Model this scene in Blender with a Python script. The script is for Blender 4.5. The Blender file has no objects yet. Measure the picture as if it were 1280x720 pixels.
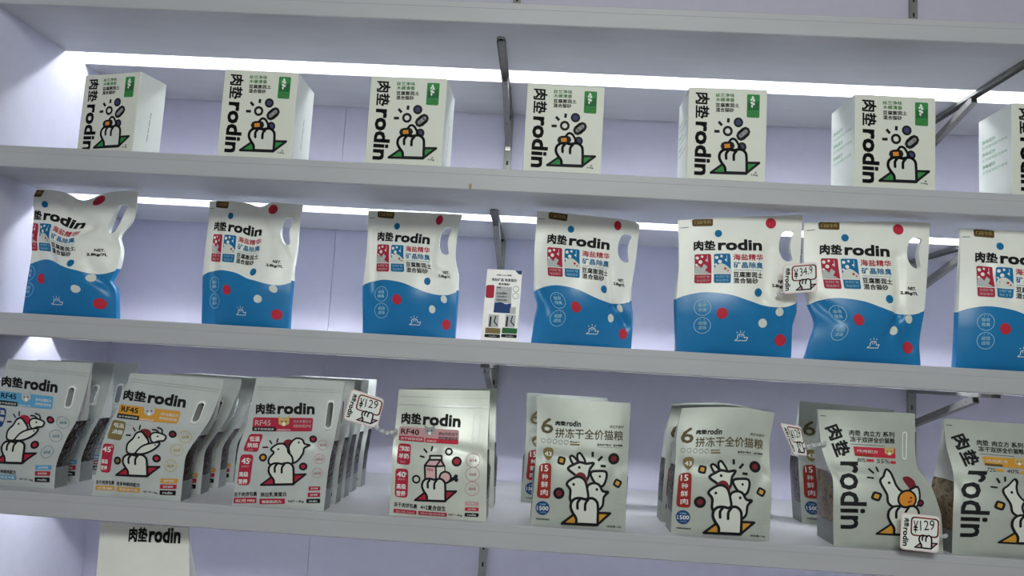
import bpy, bmesh, math, random
import numpy as np
from mathutils import Vector, Matrix
from mathutils.geometry import delaunay_2d_cdt, tessellate_polygon

scn = bpy.context.scene
COL = scn.collection
# ------------------------------------------------------------------ camera
FOC, YAW, PITCH, ROLL = 950.0, -0.04305, 0.10485, 0.05966
ZB = 1.40                       # height of the middle shelf's top above the floor
CAM = np.array([0.0, -1.73069, ZB - 0.05987])
def _axes():
    cy, sy, cp, sp = math.cos(YAW), math.sin(YAW), math.cos(PITCH), math.sin(PITCH)
    f = np.array([sy*cp, cy*cp, sp]); r = np.array([cy, -sy, 0.0]); u = np.cross(r, f)
    return r*math.cos(ROLL)+u*math.sin(ROLL), -r*math.sin(ROLL)+u*math.cos(ROLL), f
RV, UV_, FV = _axes()
cd = bpy.data.cameras.new('camera'); cam = bpy.data.objects.new('camera', cd); COL.objects.link(cam)
cd.sensor_width = 36.0; cd.lens = 36.0*FOC/1280.0; cd.clip_start = 0.02
m = Matrix.Identity(4)
for i in range(3):
    m[i][0], m[i][1], m[i][2], m[i][3] = RV[i], UV_[i], -FV[i], CAM[i]
cam.matrix_world = m
scn.camera = cam
# ------------------------------------------------------------------ world, room lamps, exposure
LED_POWER = 105.0
w = bpy.data.worlds.new('room_light'); scn.world = w; w.use_nodes = True
w.node_tree.nodes['Background'].inputs[0].default_value = (0.95, 0.98, 0.95, 1)
w.node_tree.nodes['Background'].inputs[1].default_value = 0.22
def area(name, loc, target, size, sizey, power, col):
    l = bpy.data.lights.new(name, 'AREA'); l.shape = 'RECTANGLE'; l.size = size; l.size_y = sizey
    l.energy = power; l.color = col
    o = bpy.data.objects.new(name, l); COL.objects.link(o); o.location = loc
    o.rotation_euler = (Vector(target)-Vector(loc)).to_track_quat('-Z', 'Y').to_euler()
    return o
area('ceiling_panel_light', (0.2, -2.7, 2.75), (0.2, -1.2, 1.2), 1.2, 0.6, 42, (0.96, 1.0, 0.96))
scn.view_settings.view_transform = 'Standard'
scn.view_settings.look = 'None'
scn.view_settings.gamma = 1.0
scn.view_settings.use_curve_mapping = False
scn.view_settings.exposure = 0.1
# ------------------------------------------------------------------ pixel helpers
def rays(px):
    px = np.atleast_2d(np.asarray(px, float))
    return FV + (px[:, :1]-640)/FOC*RV - (px[:, 1:2]-360)/FOC*UV_
def on_y(px, Y):
    v = rays(px); Y = np.broadcast_to(np.asarray(Y, float), (len(v),))
    return CAM + v*((Y-CAM[1])/v[:, 1])[:, None]
def on_z(px, Z):
    v = rays(px); return CAM + v*((Z-CAM[2])/v[:, 2])[:, None]
# ------------------------------------------------------------------ materials
MATS = {}
def mat(name, col, rough=0.5, metal=0.0, var=0.04, scale=30.0, bump=0.0, bscale=200.0, emit=0.0, spec=0.5, trans=0.0, stretch=None):
    mt = bpy.data.materials.new(name); mt.use_nodes = True; nt = mt.node_tree; b = nt.nodes['Principled BSDF']
    lin = [((c/255)/12.92 if c/255 <= 0.04045 else ((c/255+0.055)/1.055)**2.4) for c in col]
    b.inputs['Roughness'].default_value = rough; b.inputs['Metallic'].default_value = metal
    b.inputs['Specular IOR Level'].default_value = spec
    tc = nt.nodes.new('ShaderNodeTexCoord')
    vec = tc.outputs['Object']
    if stretch:
        mp = nt.nodes.new('ShaderNodeMapping'); mp.inputs['Scale'].default_value = stretch
        nt.links.new(vec, mp.inputs['Vector']); vec = mp.outputs[0]
    n = nt.nodes.new('ShaderNodeTexNoise'); n.inputs['Scale'].default_value = scale; n.inputs['Detail'].default_value = 3
    nt.links.new(vec, n.inputs['Vector'])
    r = nt.nodes.new('ShaderNodeValToRGB')
    r.color_ramp.elements[0].position = 0.3; r.color_ramp.elements[1].position = 0.7
    r.color_ramp.elements[0].color = [max(0, c*(1-var)) for c in lin]+[1]
    r.color_ramp.elements[1].color = [min(1, c*(1+var)) for c in lin]+[1]
    nt.links.new(n.outputs['Fac'], r.inputs['Fac']); nt.links.new(r.outputs[0], b.inputs['Base Color'])
    if bump:
        bn = nt.nodes.new('ShaderNodeTexNoise'); bn.inputs['Scale'].default_value = bscale
        nt.links.new(vec, bn.inputs['Vector'])
        bp = nt.nodes.new('ShaderNodeBump'); bp.inputs['Strength'].default_value = bump; bp.inputs['Distance'].default_value = 0.002
        nt.links.new(bn.outputs['Fac'], bp.inputs['Height']); nt.links.new(bp.outputs[0], b.inputs['Normal'])
    if emit:
        b.inputs['Emission Color'].default_value = (0.93, 0.97, 1.0, 1); b.inputs['Emission Strength'].default_value = emit
    if trans:
        b.inputs['Transmission Weight'].default_value = trans
    MATS[name] = mt
    return mt
mat('wall_paint', (206, 204, 224), 0.6, bump=0.05, bscale=400, var=0.02)
mat('side_wall_paint', (206, 206, 224), 0.6, bump=0.05, bscale=400, var=0.02)
mat('shelf_paint', (178, 179, 184), 0.5, bump=0.06, bscale=300, var=0.03, stretch=(0.2, 1, 1))
mat('stain', (150, 135, 95), 0.7)
mat('seam', (165, 166, 170), 0.7)
mat('floor_tile', (190, 188, 185), 0.4)
mat('rail_metal', (138, 140, 136), 0.42, 0.3, var=0.1)
mat('bracket_metal', (118, 118, 116), 0.45, 0.3, var=0.12, scale=60)
mat('rivet_metal', (215, 215, 210), 0.25, 1.0)
mat('hole_shade', (12, 12, 13), 0.8)  # near-black colour for the shade inside slots and holes
for _k, _f in (('0', 0.9), ('1', 1.0), ('2', 0.6), ('3', 0.6)): mat('led_'+_k, (255, 255, 255), 0.5, emit=LED_POWER*_f)
mat('carton', (219, 222, 211), 0.55, var=0.015, bump=0.04, bscale=500)
mat('carton_side', (226, 230, 226), 0.5, var=0.015)
mat('film_white', (238, 240, 233), 0.38, var=0.02, bump=0.05, bscale=60)
mat('film_blue', (10, 116, 174), 0.33, var=0.05, bump=0.05, bscale=60)
mat('film_silver', (194, 199, 198), 0.33, 0.12, var=0.04, bump=0.2, bscale=45)
mat('film_pearl', (203, 208, 199), 0.34, 0.12, var=0.03, bump=0.06, bscale=70)
mat('film_grey', (178, 184, 176), 0.42, 0.1, var=0.03, bump=0.06, bscale=70)
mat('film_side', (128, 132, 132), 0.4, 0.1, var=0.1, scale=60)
mat('film_back', (214, 218, 218), 0.28, 0.2, var=0.05, bump=0.3, bscale=45)
mat('rim_plastic', (236, 238, 236), 0.3)
mat('seal_line', (190, 194, 192), 0.3, 0.3)
mat('card_white', (240, 238, 236), 0.4)
mat('card_pink', (238, 214, 214), 0.4)
mat('clear_plastic', (235, 238, 240), 0.12, trans=0.6)
INK = dict(black=(22, 23, 26), white=(236, 238, 234), panel=(214, 218, 210), crimson=(172, 40, 66), red=(190, 46, 64), wine=(120, 38, 48), darkred=(150, 42, 36),
           blue=(20, 110, 160), sky=(96, 160, 200), navy=(36, 66, 118), night=(62, 66, 104), paleblue=(150, 196, 220),
           green=(56, 138, 74), darkgreen=(40, 104, 58), lime=(98, 172, 100), sage=(150, 190, 160),
           amber=(206, 150, 60), orange=(214, 140, 52), brown=(94, 74, 44), olive=(98, 88, 58), gold=(190, 165, 100), bronze=(128, 112, 72),
           grey=(150, 152, 152), lightgrey=(186, 190, 190), mauve=(196, 150, 156), pink=(214, 176, 180), tan=(196, 170, 110), steel=(120, 150, 170))
for k, c in INK.items():
    mat('ink_'+k, c, 0.6, var=0.02, spec=0.2)
# kibble seen through a clear side window
def kibble(name, ca, cb):
    mt = mat(name, ca, 0.25); nt = mt.node_tree; b = nt.nodes['Principled BSDF']
    v = nt.nodes.new('ShaderNodeTexVoronoi'); v.inputs['Scale'].default_value = 110
    tc = nt.nodes.new('ShaderNodeTexCoord'); nt.links.new(tc.outputs['Object'], v.inputs['Vector'])
    r = nt.nodes.new('ShaderNodeValToRGB')
    f = lambda c: [((x/255+0.055)/1.055)**2.4 for x in c]+[1]
    r.color_ramp.elements[0].color = f(cb); r.color_ramp.elements[1].color = f(ca); r.color_ramp.elements[1].position = 0.6
    nt.links.new(v.outputs['Color'], r.inputs['Fac']); nt.links.new(r.outputs[0], b.inputs['Base Color'])
    bp = nt.nodes.new('ShaderNodeBump'); bp.invert = True; bp.inputs['Strength'].default_value = 0.5; bp.inputs['Distance'].default_value = 0.004
    nt.links.new(v.outputs['Distance'], bp.inputs['Height']); nt.links.new(bp.outputs[0], b.inputs['Normal'])
kibble('kibble_dark', (50, 46, 42), (20, 19, 19))
kibble('kibble_brown', (120, 104, 82), (58, 50, 42))

# ------------------------------------------------------------------ object helpers
def tag(o, label=None, cat=None, group=None, kind=None):
    if label: o['label'] = label
    if cat: o['category'] = cat
    if group: o['group'] = group
    if kind: o['kind'] = kind
    return o
def empty(name, loc):
    o = bpy.data.objects.new(name, None); COL.objects.link(o); o.location = loc; o.empty_display_size = 0.05
    return o
def make(name, V, F, mats, parent=None, midx=None, smooth=False, origin=None):
    V = np.asarray(V, float)
    if origin is not None: V = V-np.asarray(origin)
    me = bpy.data.meshes.new(name); me.from_pydata(V.tolist(), [], [list(map(int, f)) for f in F])
    for mm in (mats if isinstance(mats, (list, tuple)) else [mats]): me.materials.append(MATS[mm])
    if midx is not None: me.polygons.foreach_set('material_index', np.asarray(midx, dtype=np.int32))
    if smooth: me.polygons.foreach_set('use_smooth', np.ones(len(me.polygons), dtype=bool))
    me.validate(); me.update()
    o = bpy.data.objects.new(name, me); COL.objects.link(o)
    if parent is not None: o.parent = parent
    elif origin is not None: o.location = origin
    return o
def box_vf(x0, x1, y0, y1, z0, z1):
    V = [(x, y, z) for x in (x0, x1) for y in (y0, y1) for z in (z0, z1)]
    return V, [(0, 1, 3, 2), (4, 6, 7, 5), (0, 4, 5, 1), (2, 3, 7, 6), (0, 2, 6, 4), (1, 5, 7, 3)]
def merge(parts):
    V, F = [], []
    for v, f in parts:
        n = len(V); V += [tuple(p) for p in v]; F += [tuple(i+n for i in q) for q in f]
    return V, F
def bar_vf(p, q, wx, h):
    """flat bar from p to q in the YZ plane direction, wx wide along X, h tall across"""
    p, q = Vector(p), Vector(q); d = (q-p).normalized(); n = Vector((0, -d.z, d.y))*h/2; x = Vector((wx/2, 0, 0))
    V = [c+sx*x+sn*n for c in (p, q) for sx in (-1, 1) for sn in (-1, 1)]
    return V, [(0, 1, 3, 2), (4, 6, 7, 5), (0, 4, 5, 1), (2, 3, 7, 6), (0, 2, 6, 4), (1, 5, 7, 3)]
def disc_vf(c, r, axis, depth, n=10):
    a = Vector(axis).normalized(); u = a.orthogonal().normalized(); v = a.cross(u); c = Vector(c)
    V = [c+r*(math.cos(2*math.pi*i/n)*u+math.sin(2*math.pi*i/n)*v)+k*depth*a for k in (0, 1) for i in range(n)]
    F = [tuple(range(n, 2*n)), tuple(range(n))[::-1]]+[(i, (i+1) % n, n+(i+1) % n, n+i) for i in range(n)]
    return V, F
def bevel(o, w, seg=2):
    md = o.modifiers.new('bevel', 'BEVEL'); md.width = w; md.segments = seg; md.limit_method = 'ANGLE'
def copy_tree(root, loc, rz=0.0, label=None):
    c = root.copy(); COL.objects.link(c); c.location = loc; c.rotation_euler = (0, 0, rz)
    if label: c['label'] = label
    for ch in root.children:
        k = ch.copy(); COL.objects.link(k); k.parent = c
        for g in ch.children:
            q = g.copy(); COL.objects.link(q); q.parent = k
    return c

# ------------------------------------------------------------------ the setting: walls, floor
XL, XR, DEP, GAP, TH = -1.385, 2.35, 0.6605, 0.012, 0.0529
SH = {'0': 0.75385+TH, '1': 0.3998, '2': 0.0, '3': -0.4057, '4': -0.8057}    # tops of the shelves, relative to ZB
LF, LBK = 0.2833, 0.3729
wb = make('wall_back', *box_vf(XL-0.1, XR, DEP+0.006, DEP+0.1, 0, 2.75), 'seam'); tag(wb, kind='structure')
XJ = float(on_y([(431, 160)], DEP)[0, 0])
for a, b in ((XL-0.1, XJ-0.0008), (XJ+0.0008, XR)):
    make('panel', *box_vf(a, b, DEP, DEP+0.006, 0.0, 2.75), 'wall_paint', parent=wb)
wl = make('wall_left', *box_vf(XL-0.1, XL, -0.25, DEP, 0, 2.75), 'side_wall_paint'); tag(wl, kind='structure')
fl = make('floor', *box_vf(XL-0.1, XR+0.3, -3.4, DEP+0.1, -0.05, 0), 'floor_tile'); tag(fl, kind='structure')

# ------------------------------------------------------------------ shelves with a routed light slot
def shelf(key, label, slot=True):
    z = ZB+SH[key]; d = DEP-GAP; b = z-TH; g = b+0.046
    prof = [(0, z-0.002), (0.002, z), (d, z), (d, b)]
    if slot: prof += [(LBK, b), (LBK, g), (LF, g), (LF, b)]
    prof += [(0.002, b), (0, b+0.002)]
    n = len(prof); V = [(x, y, zz) for x in (XL+0.0005, XR-0.01) for y, zz in prof]
    tri = tessellate_polygon([[Vector((y, zz, 0)) for y, zz in prof]])
    F = [(i, n+i, n+(i+1) % n, (i+1) % n) for i in range(n)]
    F += [tuple(t) for t in tri]+[tuple(n+i for i in t)[::-1] for t in tri]
    o = make('shelf', V, F, 'shelf_paint', origin=(0, 0, z))
    bm = bmesh.new(); bm.from_mesh(o.data); bmesh.ops.recalc_face_normals(bm, faces=bm.faces); bm.to_mesh(o.data); bm.free()
    tag(o, label, 'shelf', 'long white wall shelves')
    make('edge_banding', *box_vf(XL+0.001, XR-0.011, -0.0004, 0.001, -0.0165, -0.0158), 'seam', parent=o)
    return o
S0 = shelf('0', 'topmost long white shelf above the row of cartons, seen from below')
S1 = shelf('1', 'long white shelf that carries the row of green-badged cartons')
S2 = shelf('2', 'long white shelf that carries the row of blue and white pouches')
S3 = shelf('3', 'long white shelf that carries the silver cat food bags')
S4 = shelf('4', 'lowest white shelf under the silver cat food bags', slot=False)
p = on_y([(588, 233)], -0.0005)[0]
rnd = random.Random(3)
pts = [(math.cos(a)*0.0035*(0.7+0.5*rnd.random()), math.sin(a)*0.0075*(0.7+0.5*rnd.random())) for a in np.linspace(0, 2*math.pi, 14)[:-1]]
make('stain', [(p[0]+x, -0.0006, p[2]-(ZB+SH['1'])+z) for x, z in pts], [tuple(range(13))], 'stain', parent=S1)
LEDN = {'0': 'glowing white light strip in the slot above the row of cartons', '1': 'glowing white light strip in the slot above the blue and white pouches',
        '2': 'light strip hidden in the slot above the silver cat food bags', '3': 'light strip in the slot under the lowest visible shelf'}
for k, lab in LEDN.items():
    b = ZB+SH[k]-TH; yc = (LF+LBK)/2
    o = make('led_strip', *box_vf(XL+0.012, XR-0.03, yc-0.005, yc+0.005, b+0.0445, b+0.0458), 'led_'+k, origin=(0, 0, b))
    tag(o, lab, 'light strip', 'light strips')

# ------------------------------------------------------------------ slotted uprights and folding brackets
def upright(x, label):
    root = empty('upright_rail', (x, DEP-0.006, 0)); tag(root, label, 'rail', 'slotted uprights')
    z0, z1 = 0.3, 2.6; parts = []
    y0, y1 = -0.0055, 0.0055
    for sx in (-1, 1):
        parts.append(box_vf(sx*0.0075-0.0045, sx*0.0075+0.0045, y0, y1, z0, z1))
    z = z0
    while z < z1-0.01:
        parts.append(box_vf(-0.003, 0.003, y0, y0+0.0015, z, min(z+0.036, z1))); z += 0.05
    make('channel', *merge(parts), 'rail_metal', parent=root)
    make('slot_shade_strip', *box_vf(-0.003, 0.003, 0.003, 0.0055, z0, z1), 'hole_shade', parent=root)  # added strip, coloured dark as the shade seen through the slots
XU = (-0.142, 1.135)
upright(XU[0], 'slotted grey metal upright on the wall behind the small leaflet')
upright(XU[1], 'slotted grey metal upright on the wall towards the right end')
def bracket(x, key, label):
    b = ZB+SH[key]-TH; yb = DEP-0.0125; root = empty('shelf_bracket', (x, yb, b)); tag(root, label, 'bracket', 'folding shelf brackets')
    tip = (0.07 if key == '0' else 0.2)-yb
    # U-shaped arm under the shelf
    parts = [box_vf(-0.011, 0.011, tip+0.012, 0, -0.0022, -0.0004), box_vf(-0.011, -0.0095, tip+0.02, 0, -0.010, -0.0022), box_vf(0.0095, 0.011, tip+0.02, 0, -0.010, -0.0022)]
    parts.append(disc_vf((0, tip+0.012, -0.0022), 0.011, (0, 0, 1), 0.0018, 14))
    arm = make('arm', *merge(parts), 'bracket_metal', parent=root)
    make('screw_hole', *disc_vf((0, tip+0.013, -0.0022), 0.003, (0, 0, -1), 0.0006, 8), 'hole_shade', parent=arm)
    # brace
    A = Vector((0, 0.31-yb, -0.016)); B = Vector((0, -0.004, -0.104)); d = (B-A).normalized()
    n = Vector((0, -d.z, d.y))
    if n.z > 0: n = -n
    bp = []
    for sx in (-1, 1):
        v, f = bar_vf(A+Vector((sx*0.0075, 0, 0)), B+Vector((sx*0.0075, 0, 0)), 0.0015, 0.018); bp.append((v, f))
    bp.append(bar_vf(A+n*0.0085, B+n*0.0085, 0.0135, 0.0012))
    br = make('brace', *merge(bp), 'bracket_metal', parent=root)
    L = (B-A).length
    for fr in (0.09, 0.5, 0.9):
        for sx in (-1, 1):
            make('rivet', *disc_vf(A+d*L*fr+Vector((sx*0.00825, 0, 0)), 0.003, (sx, 0, 0), 0.0012, 8), 'rivet_metal', parent=br)
    for fr in (0.25, 0.6):
        make('hole', *disc_vf(A+d*L*fr+n*0.0092, 0.002, n, 0.0003, 8), 'hole_shade', parent=br)
    make('clip', *box_vf(-0.008, 0.008, -0.012, -0.002, -0.124, -0.108), 'rivet_metal', parent=root)
for x, side in ((XU[0], 'behind the leaflet'), (XU[1], 'towards the right end')):
    bracket(x, '0', 'grey metal folding bracket under the topmost shelf, on the upright '+side)
    bracket(x, '1', 'grey metal folding bracket above the blue pouches, on the upright '+side)
    bracket(x, '2', 'grey metal folding bracket above the silver bags, on the upright '+side)

# ================================================================== flat print
def catmull(P, closed=False, n=6):
    P = [np.asarray(p, float) for p in P]; out = []; N = len(P)
    rng = range(N) if closed else range(N-1)
    for i in rng:
        p0 = P[i-1] if (closed or i > 0) else 2*P[0]-P[1]
        p1, p2 = P[i], P[(i+1) % N]
        p3 = P[(i+2) % N] if (closed or i+2 < N) else 2*P[-1]-P[-2]
        for k in range(n):
            t = k/n
            out.append(0.5*((2*p1)+(-p0+p2)*t+(2*p0-5*p1+4*p2-p3)*t*t+(-p0+3*p1-3*p2+p3)*t**3))
    if not closed: out.append(P[-1])
    return out
_txt = {}
def text_mesh(body, bold):
    key = (body, bold)
    if key in _txt: return _txt[key]
    c = bpy.data.curves.new('t', 'FONT'); c.body = body; c.size = 1; c.resolution_u = 2; c.fill_mode = 'FRONT'
    o = bpy.data.objects.new('t', c); COL.objects.link(o)
    dg = bpy.context.evaluated_depsgraph_get(); dg.update()
    me = o.evaluated_get(dg).to_mesh(); me.calc_loop_triangles()
    V = np.array([v.co[:2] for v in me.vertices]).reshape(-1, 2); T = np.array([t.vertices[:] for t in me.loop_triangles]).reshape(-1, 3)
    o.evaluated_get(dg).to_mesh_clear(); bpy.data.objects.remove(o); bpy.data.curves.remove(c)
    if len(V) and bold > 0:
        n = len(V); q = bold*0.85
        V = np.concatenate([V+np.array(d)*q for d in ((-1, -1), (1, -1), (1, 1), (-1, 1))]); T = np.concatenate([T+n*i for i in range(4)])
    if len(V):
        V = V-V.min(0); V = V/np.maximum(V.max(0), 1e-6)
    _txt[key] = (V, T)
    return V, T

class Sheet:
    """flat print collected in the pixel frame of one zoomed view: (x0, y0, scale)"""
    def __init__(self, x0, y0, sc):
        self.o = np.array([x0, y0], float); self.sc = sc; self.items = []; self.layer = 0
    def _add(self, part, ink, V, T, lay=None):
        if len(T) == 0: return
        if lay is None: self.layer += 1; lay = self.layer
        self.items.append((part, ink, np.asarray(V, float)/self.sc+self.o, np.asarray(T, int), lay))
    def poly(self, part, ink, P, smooth=0, lay=None):
        if smooth: P = catmull(P, True, smooth)
        P = [np.asarray(p, float) for p in P]
        T = tessellate_polygon([[Vector((p[0], p[1], 0)) for p in P]])
        self._add(part, ink, P, T, lay)
    def stroke(self, part, ink, P, w, closed=False, smooth=0, lay=None, cap=True):
        if smooth: P = catmull(P, closed, smooth)
        P = [np.asarray(p, float) for p in P]
        if closed: P = P+[P[0]]
        V, T = [], []
        for a, b in zip(P[:-1], P[1:]):
            d = b-a; l = np.hypot(*d)
            if l < 1e-6: continue
            nrm = np.array([-d[1], d[0]])/l*w/2; n = len(V)
            V += [a+nrm, a-nrm, b-nrm, b+nrm]; T += [(n, n+1, n+2), (n, n+2, n+3)]
        pts = P if (cap and w > 3) else P[1:-1]
        for p in pts:
            n = len(V); k = 8
            V += [p+w/2*np.array([math.cos(2*math.pi*i/k), math.sin(2*math.pi*i/k)]) for i in range(k)]
            T += [(n, n+i, n+i+1) for i in range(1, k-1)]
        self._add(part, ink, V, T, lay)
    def disc(self, part, ink, c, r, ry=None, n=20, lay=None):
        ry = ry or r
        V = [(c[0]+r*math.cos(2*math.pi*i/n), c[1]+ry*math.sin(2*math.pi*i/n)) for i in range(n)]
        self._add(part, ink, V, [(0, i, i+1) for i in range(1, n-1)], lay)
    def ring(self, part, ink, c, r, w, ry=None, n=22):
        ry = ry or r
        V = []; T = []
        for i in range(n):
            a = 2*math.pi*i/n
            V += [(c[0]+(r+w/2)*math.cos(a), c[1]+(ry+w/2)*math.sin(a)), (c[0]+(r-w/2)*math.cos(a), c[1]+(ry-w/2)*math.sin(a))]
            j = (i+1) % n; T += [(2*i, 2*i+1, 2*j+1), (2*i, 2*j+1, 2*j)]
        self._add(part, ink, V, T)
    def rrect(self, part, ink, Q, r, line=0):
        """Q: quad TL, TR, BR, BL with corners rounded"""
        Q = [np.asarray(q, float) for q in Q]; P = []
        for i in range(4):
            a, b, c = Q[i-1], Q[i], Q[(i+1) % 4]
            u = (a-b)/np.hypot(*(a-b)); v = (c-b)/np.hypot(*(c-b))
            for k in range(5):
                t = k/4; p = (1-t)**2*(b+u*r)+2*t*(1-t)*b+t*t*(b+v*r); P.append(p)
        if line: self.stroke(part, ink, P, line, closed=True)
        else: self.poly(part, ink, P)
    def rect(self, part, ink, x0, y0, x1, y1, r=4, line=0):
        self.rrect(part, ink, [(x0, y0), (x1, y0), (x1, y1), (x0, y1)], r, line)
    def text(self, part, ink, body, p0, p1, h, bold=0.0, skew=0.0):
        """left baseline p0, right baseline p1, ink height h (view pixels)"""
        V, T = text_mesh(body, bold)
        if len(V) == 0: return
        p0, p1 = np.asarray(p0, float), np.asarray(p1, float); d = p1-p0; L = np.hypot(*d); d = d/L; up = np.array([d[1], -d[0]])
        P = p0+np.outer(V[:, 0]*L+V[:, 1]*h*skew, d)+np.outer(V[:, 1]*h, up)
        self._add(part, ink, P, T)
    def lines(self, part, ink, bodies, p0, p1, h, step, bold=0.0):
        for i, b in enumerate(bodies):
            self.text(part, ink, b, (p0[0], p0[1]+i*step), (p1[0], p1[1]+i*step), h, bold)
    # drawings shared by several packages
    def hand(self, part, x0, x1, ytop, ybot, w, pad, skew=0.0, fill='panel'):
        W, H = x1-x0, ybot-ytop
        f = lambda P: [(x0+a*W, ybot-b*H+skew*(a*W)) for a, b in P]
        self.poly(part, pad, f([(-.33, -.02), (.97, -.02), (1.47, .46), (.2, .44)]))
        self.stroke(part, 'black', f([(-.33, -.02), (.97, -.02), (1.47, .46), (.2, .44)]), w*0.85, closed=True)
        o = [(.21, 0), (.2, .22), (.08, .42), (0, .62), (.02, .82), (.12, .95), (.24, 1.0), (.4, 1.0), (.52, .97), (.64, 1.0), (.8, 1.02), (.94, .92), (1.0, .72), (1.0, 0)]
        c = catmull(f(o), False, 4)
        self.poly(part, fill, c); self.stroke(part, 'black', c, w)
        self.stroke(part, 'black', f([(.21, 0), (1.0, 0)]), w)
        self.stroke(part, 'black', f([(.25, .6), (.25, .82), (.34, .96)]), w, smooth=3)
        self.stroke(part, 'black', f([(.53, .56), (.54, .8), (.64, .96)]), w, smooth=3)
    def blob(self, part, P, w, fill='panel', smooth=4, ink='black'):
        self.poly(part, fill, P, smooth); self.stroke(part, ink, P, w, closed=True, smooth=smooth)
    def dot(self, part, c, r, inner, fr=0.52):
        self.disc(part, 'black', c, r); self.disc(part, inner, c, r*fr)
    def nugget(self, part, c, r, inner, rot=0.6):
        Q = [(c[0]+r*1.25*math.cos(rot+a), c[1]+r*1.25*math.sin(rot+a)) for a in (0.785, 2.356, 3.927, 5.498)]
        q = [(c[0]+r*0.62*math.cos(rot+a), c[1]+r*0.62*math.sin(rot+a)) for a in (0.785, 2.356, 3.927, 5.498)]
        self.rrect(part, 'black', Q, r*0.55); self.rrect(part, inner, q, r*0.2)
    def brand(self, part, p0, p1, h, split=0.31, gap=0.02, bold=0.04):
        p0, p1 = np.asarray(p0, float), np.asarray(p1, float); q = p0+(p1-p0)*split; g = p0+(p1-p0)*(split+gap)
        self.text(part, 'black', '肉垫', p0, q, h*0.9, bold); self.text(part, 'black', 'rodin', g, p1, h, bold)

# -------------------------------------------------- outline in photo pixels -> (s, t)
def resample(P, n=41):
    """smooth polyline resampled evenly by height fraction (for sides) or by run (for top and bottom)"""
    P = np.asarray(P, float)
    C = np.array(catmull(P, False, 8)) if len(P) > 2 else np.array([P[0]+(P[1]-P[0])*k/16 for k in range(17)])
    return C
def by_frac(C, axis, n=61):
    a = C[:, axis]; f = (a-a[0])/(a[-1]-a[0]); f = np.maximum.accumulate(f)+np.arange(len(f))*1e-9
    q = np.linspace(0, 1, n)
    return np.stack([np.interp(q, f, C[:, i]) for i in range(C.shape[1])], 1)
class Coons:
    def __init__(self, L, R, T, B):
        self.c = [L, R, T, B]; self.n = len(L)-1
    def ev(self, C, q):
        x = np.clip(q, 0, 1)*self.n; i = np.minimum(x.astype(int), self.n-1); f = (x-i)[:, None]
        return C[i]*(1-f)+C[i+1]*f
    def __call__(self, s, t):
        L, R, T, B = self.c; S = s[:, None]; U = t[:, None]
        return ((1-S)*self.ev(L, t)+S*self.ev(R, t)+(1-U)*self.ev(B, s)+U*self.ev(T, s)
                - ((1-S)*(1-U)*L[0]+S*(1-U)*R[0]+(1-S)*U*L[-1]+S*U*R[-1]))
def outline(view, L, R, T=None):
    """sides bottom to top in view pixels -> photo pixel polylines L, R, T, B"""
    o = np.array(view[:2], float); sc = view[2]
    cv = lambda P: np.asarray(P, float)/sc+o
    L, R = cv(L), cv(R); T = cv(T) if T is not None else np.array([L[-1], R[-1]])
    T[0] = L[-1]; T[-1] = R[-1]
    B = np.array([L[0], R[0]])
    return dict(L=by_frac(resample(L), 1), R=by_frac(resample(R), 1), T=by_frac(resample(T), 0), B=by_frac(resample(B), 0))
def to_st(px, ol):
    C = Coons(ol['L'], ol['R'], ol['T'], ol['B']); px = np.asarray(px, float)
    lo, hi = ol['L'].mean(0), ol['R'].mean(0)
    s = np.clip((px[:, 0]-lo[0])/(hi[0]-lo[0]), 0, 1)
    yb, yt = (ol['L'][0, 1]+ol['R'][0, 1])/2, (ol['L'][-1, 1]+ol['R'][-1, 1])/2
    t = np.clip((yb-px[:, 1])/(yb-yt), 0, 1)
    for _ in range(14):
        r = C(s, t)-px; h = 1e-3
        ds = (C(s+h, t)-C(s-h, t))/(2*h); dt = (C(s, t+h)-C(s, t-h))/(2*h)
        det = ds[:, 0]*dt[:, 1]-ds[:, 1]*dt[:, 0]; det = np.where(np.abs(det) < 1e-6, 1e-6, det)
        s = np.clip(s-0.8*(r[:, 0]*dt[:, 1]-r[:, 1]*dt[:, 0])/det, -0.3, 1.3); t = np.clip(t-0.8*(ds[:, 0]*r[:, 1]-ds[:, 1]*r[:, 0])/det, -0.1, 1.1)
    return np.stack([s, t], 1)
def cut_grid(V, T):
    """slice long triangles so that they follow a curved panel"""
    bm = bmesh.new(); vs = [bm.verts.new((v[0], v[1], 0)) for v in V]
    for t in T:
        try: bm.faces.new([vs[i] for i in t])
        except ValueError: pass
    for ax in (0, 1):
        step = (1/40, 1/52)[ax]; lo, hi = V[:, ax].min(), V[:, ax].max(); k = math.ceil(lo/step)
        while k*step < hi:
            co = [0, 0, 0]; no = [0, 0, 0]; co[ax] = k*step; no[ax] = 1
            bmesh.ops.bisect_plane(bm, geom=bm.verts[:]+bm.edges[:]+bm.faces[:], dist=1e-6, plane_co=co, plane_no=no)
            k += 1
    bmesh.ops.triangulate(bm, faces=bm.faces[:])
    bm.verts.index_update()
    V2 = np.array([v.co[:2] for v in bm.verts]); T2 = np.array([[v.index for v in f.verts] for f in bm.faces])
    bm.free()
    return V2, T2
def compile_sheet(sh, ol, cut=True):
    """-> {part: [(ink, st verts, tris, layer)]}"""
    out = {}; seen = []
    for part, ink, V, T, lay in sh.items:
        st = to_st(V, ol)
        lo, hi = st.min(0), st.max(0)                       # a piece lies on top of the earlier ones that it covers
        lay = 1+max([c[2] for c in seen if (lo < c[1]).all() and (hi > c[0]).all()], default=0); seen.append((lo, hi, lay))
        if cut:
            st, T = cut_grid(st, T)
        out.setdefault(part, []).append((ink, st, T, lay))
    return out
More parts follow.
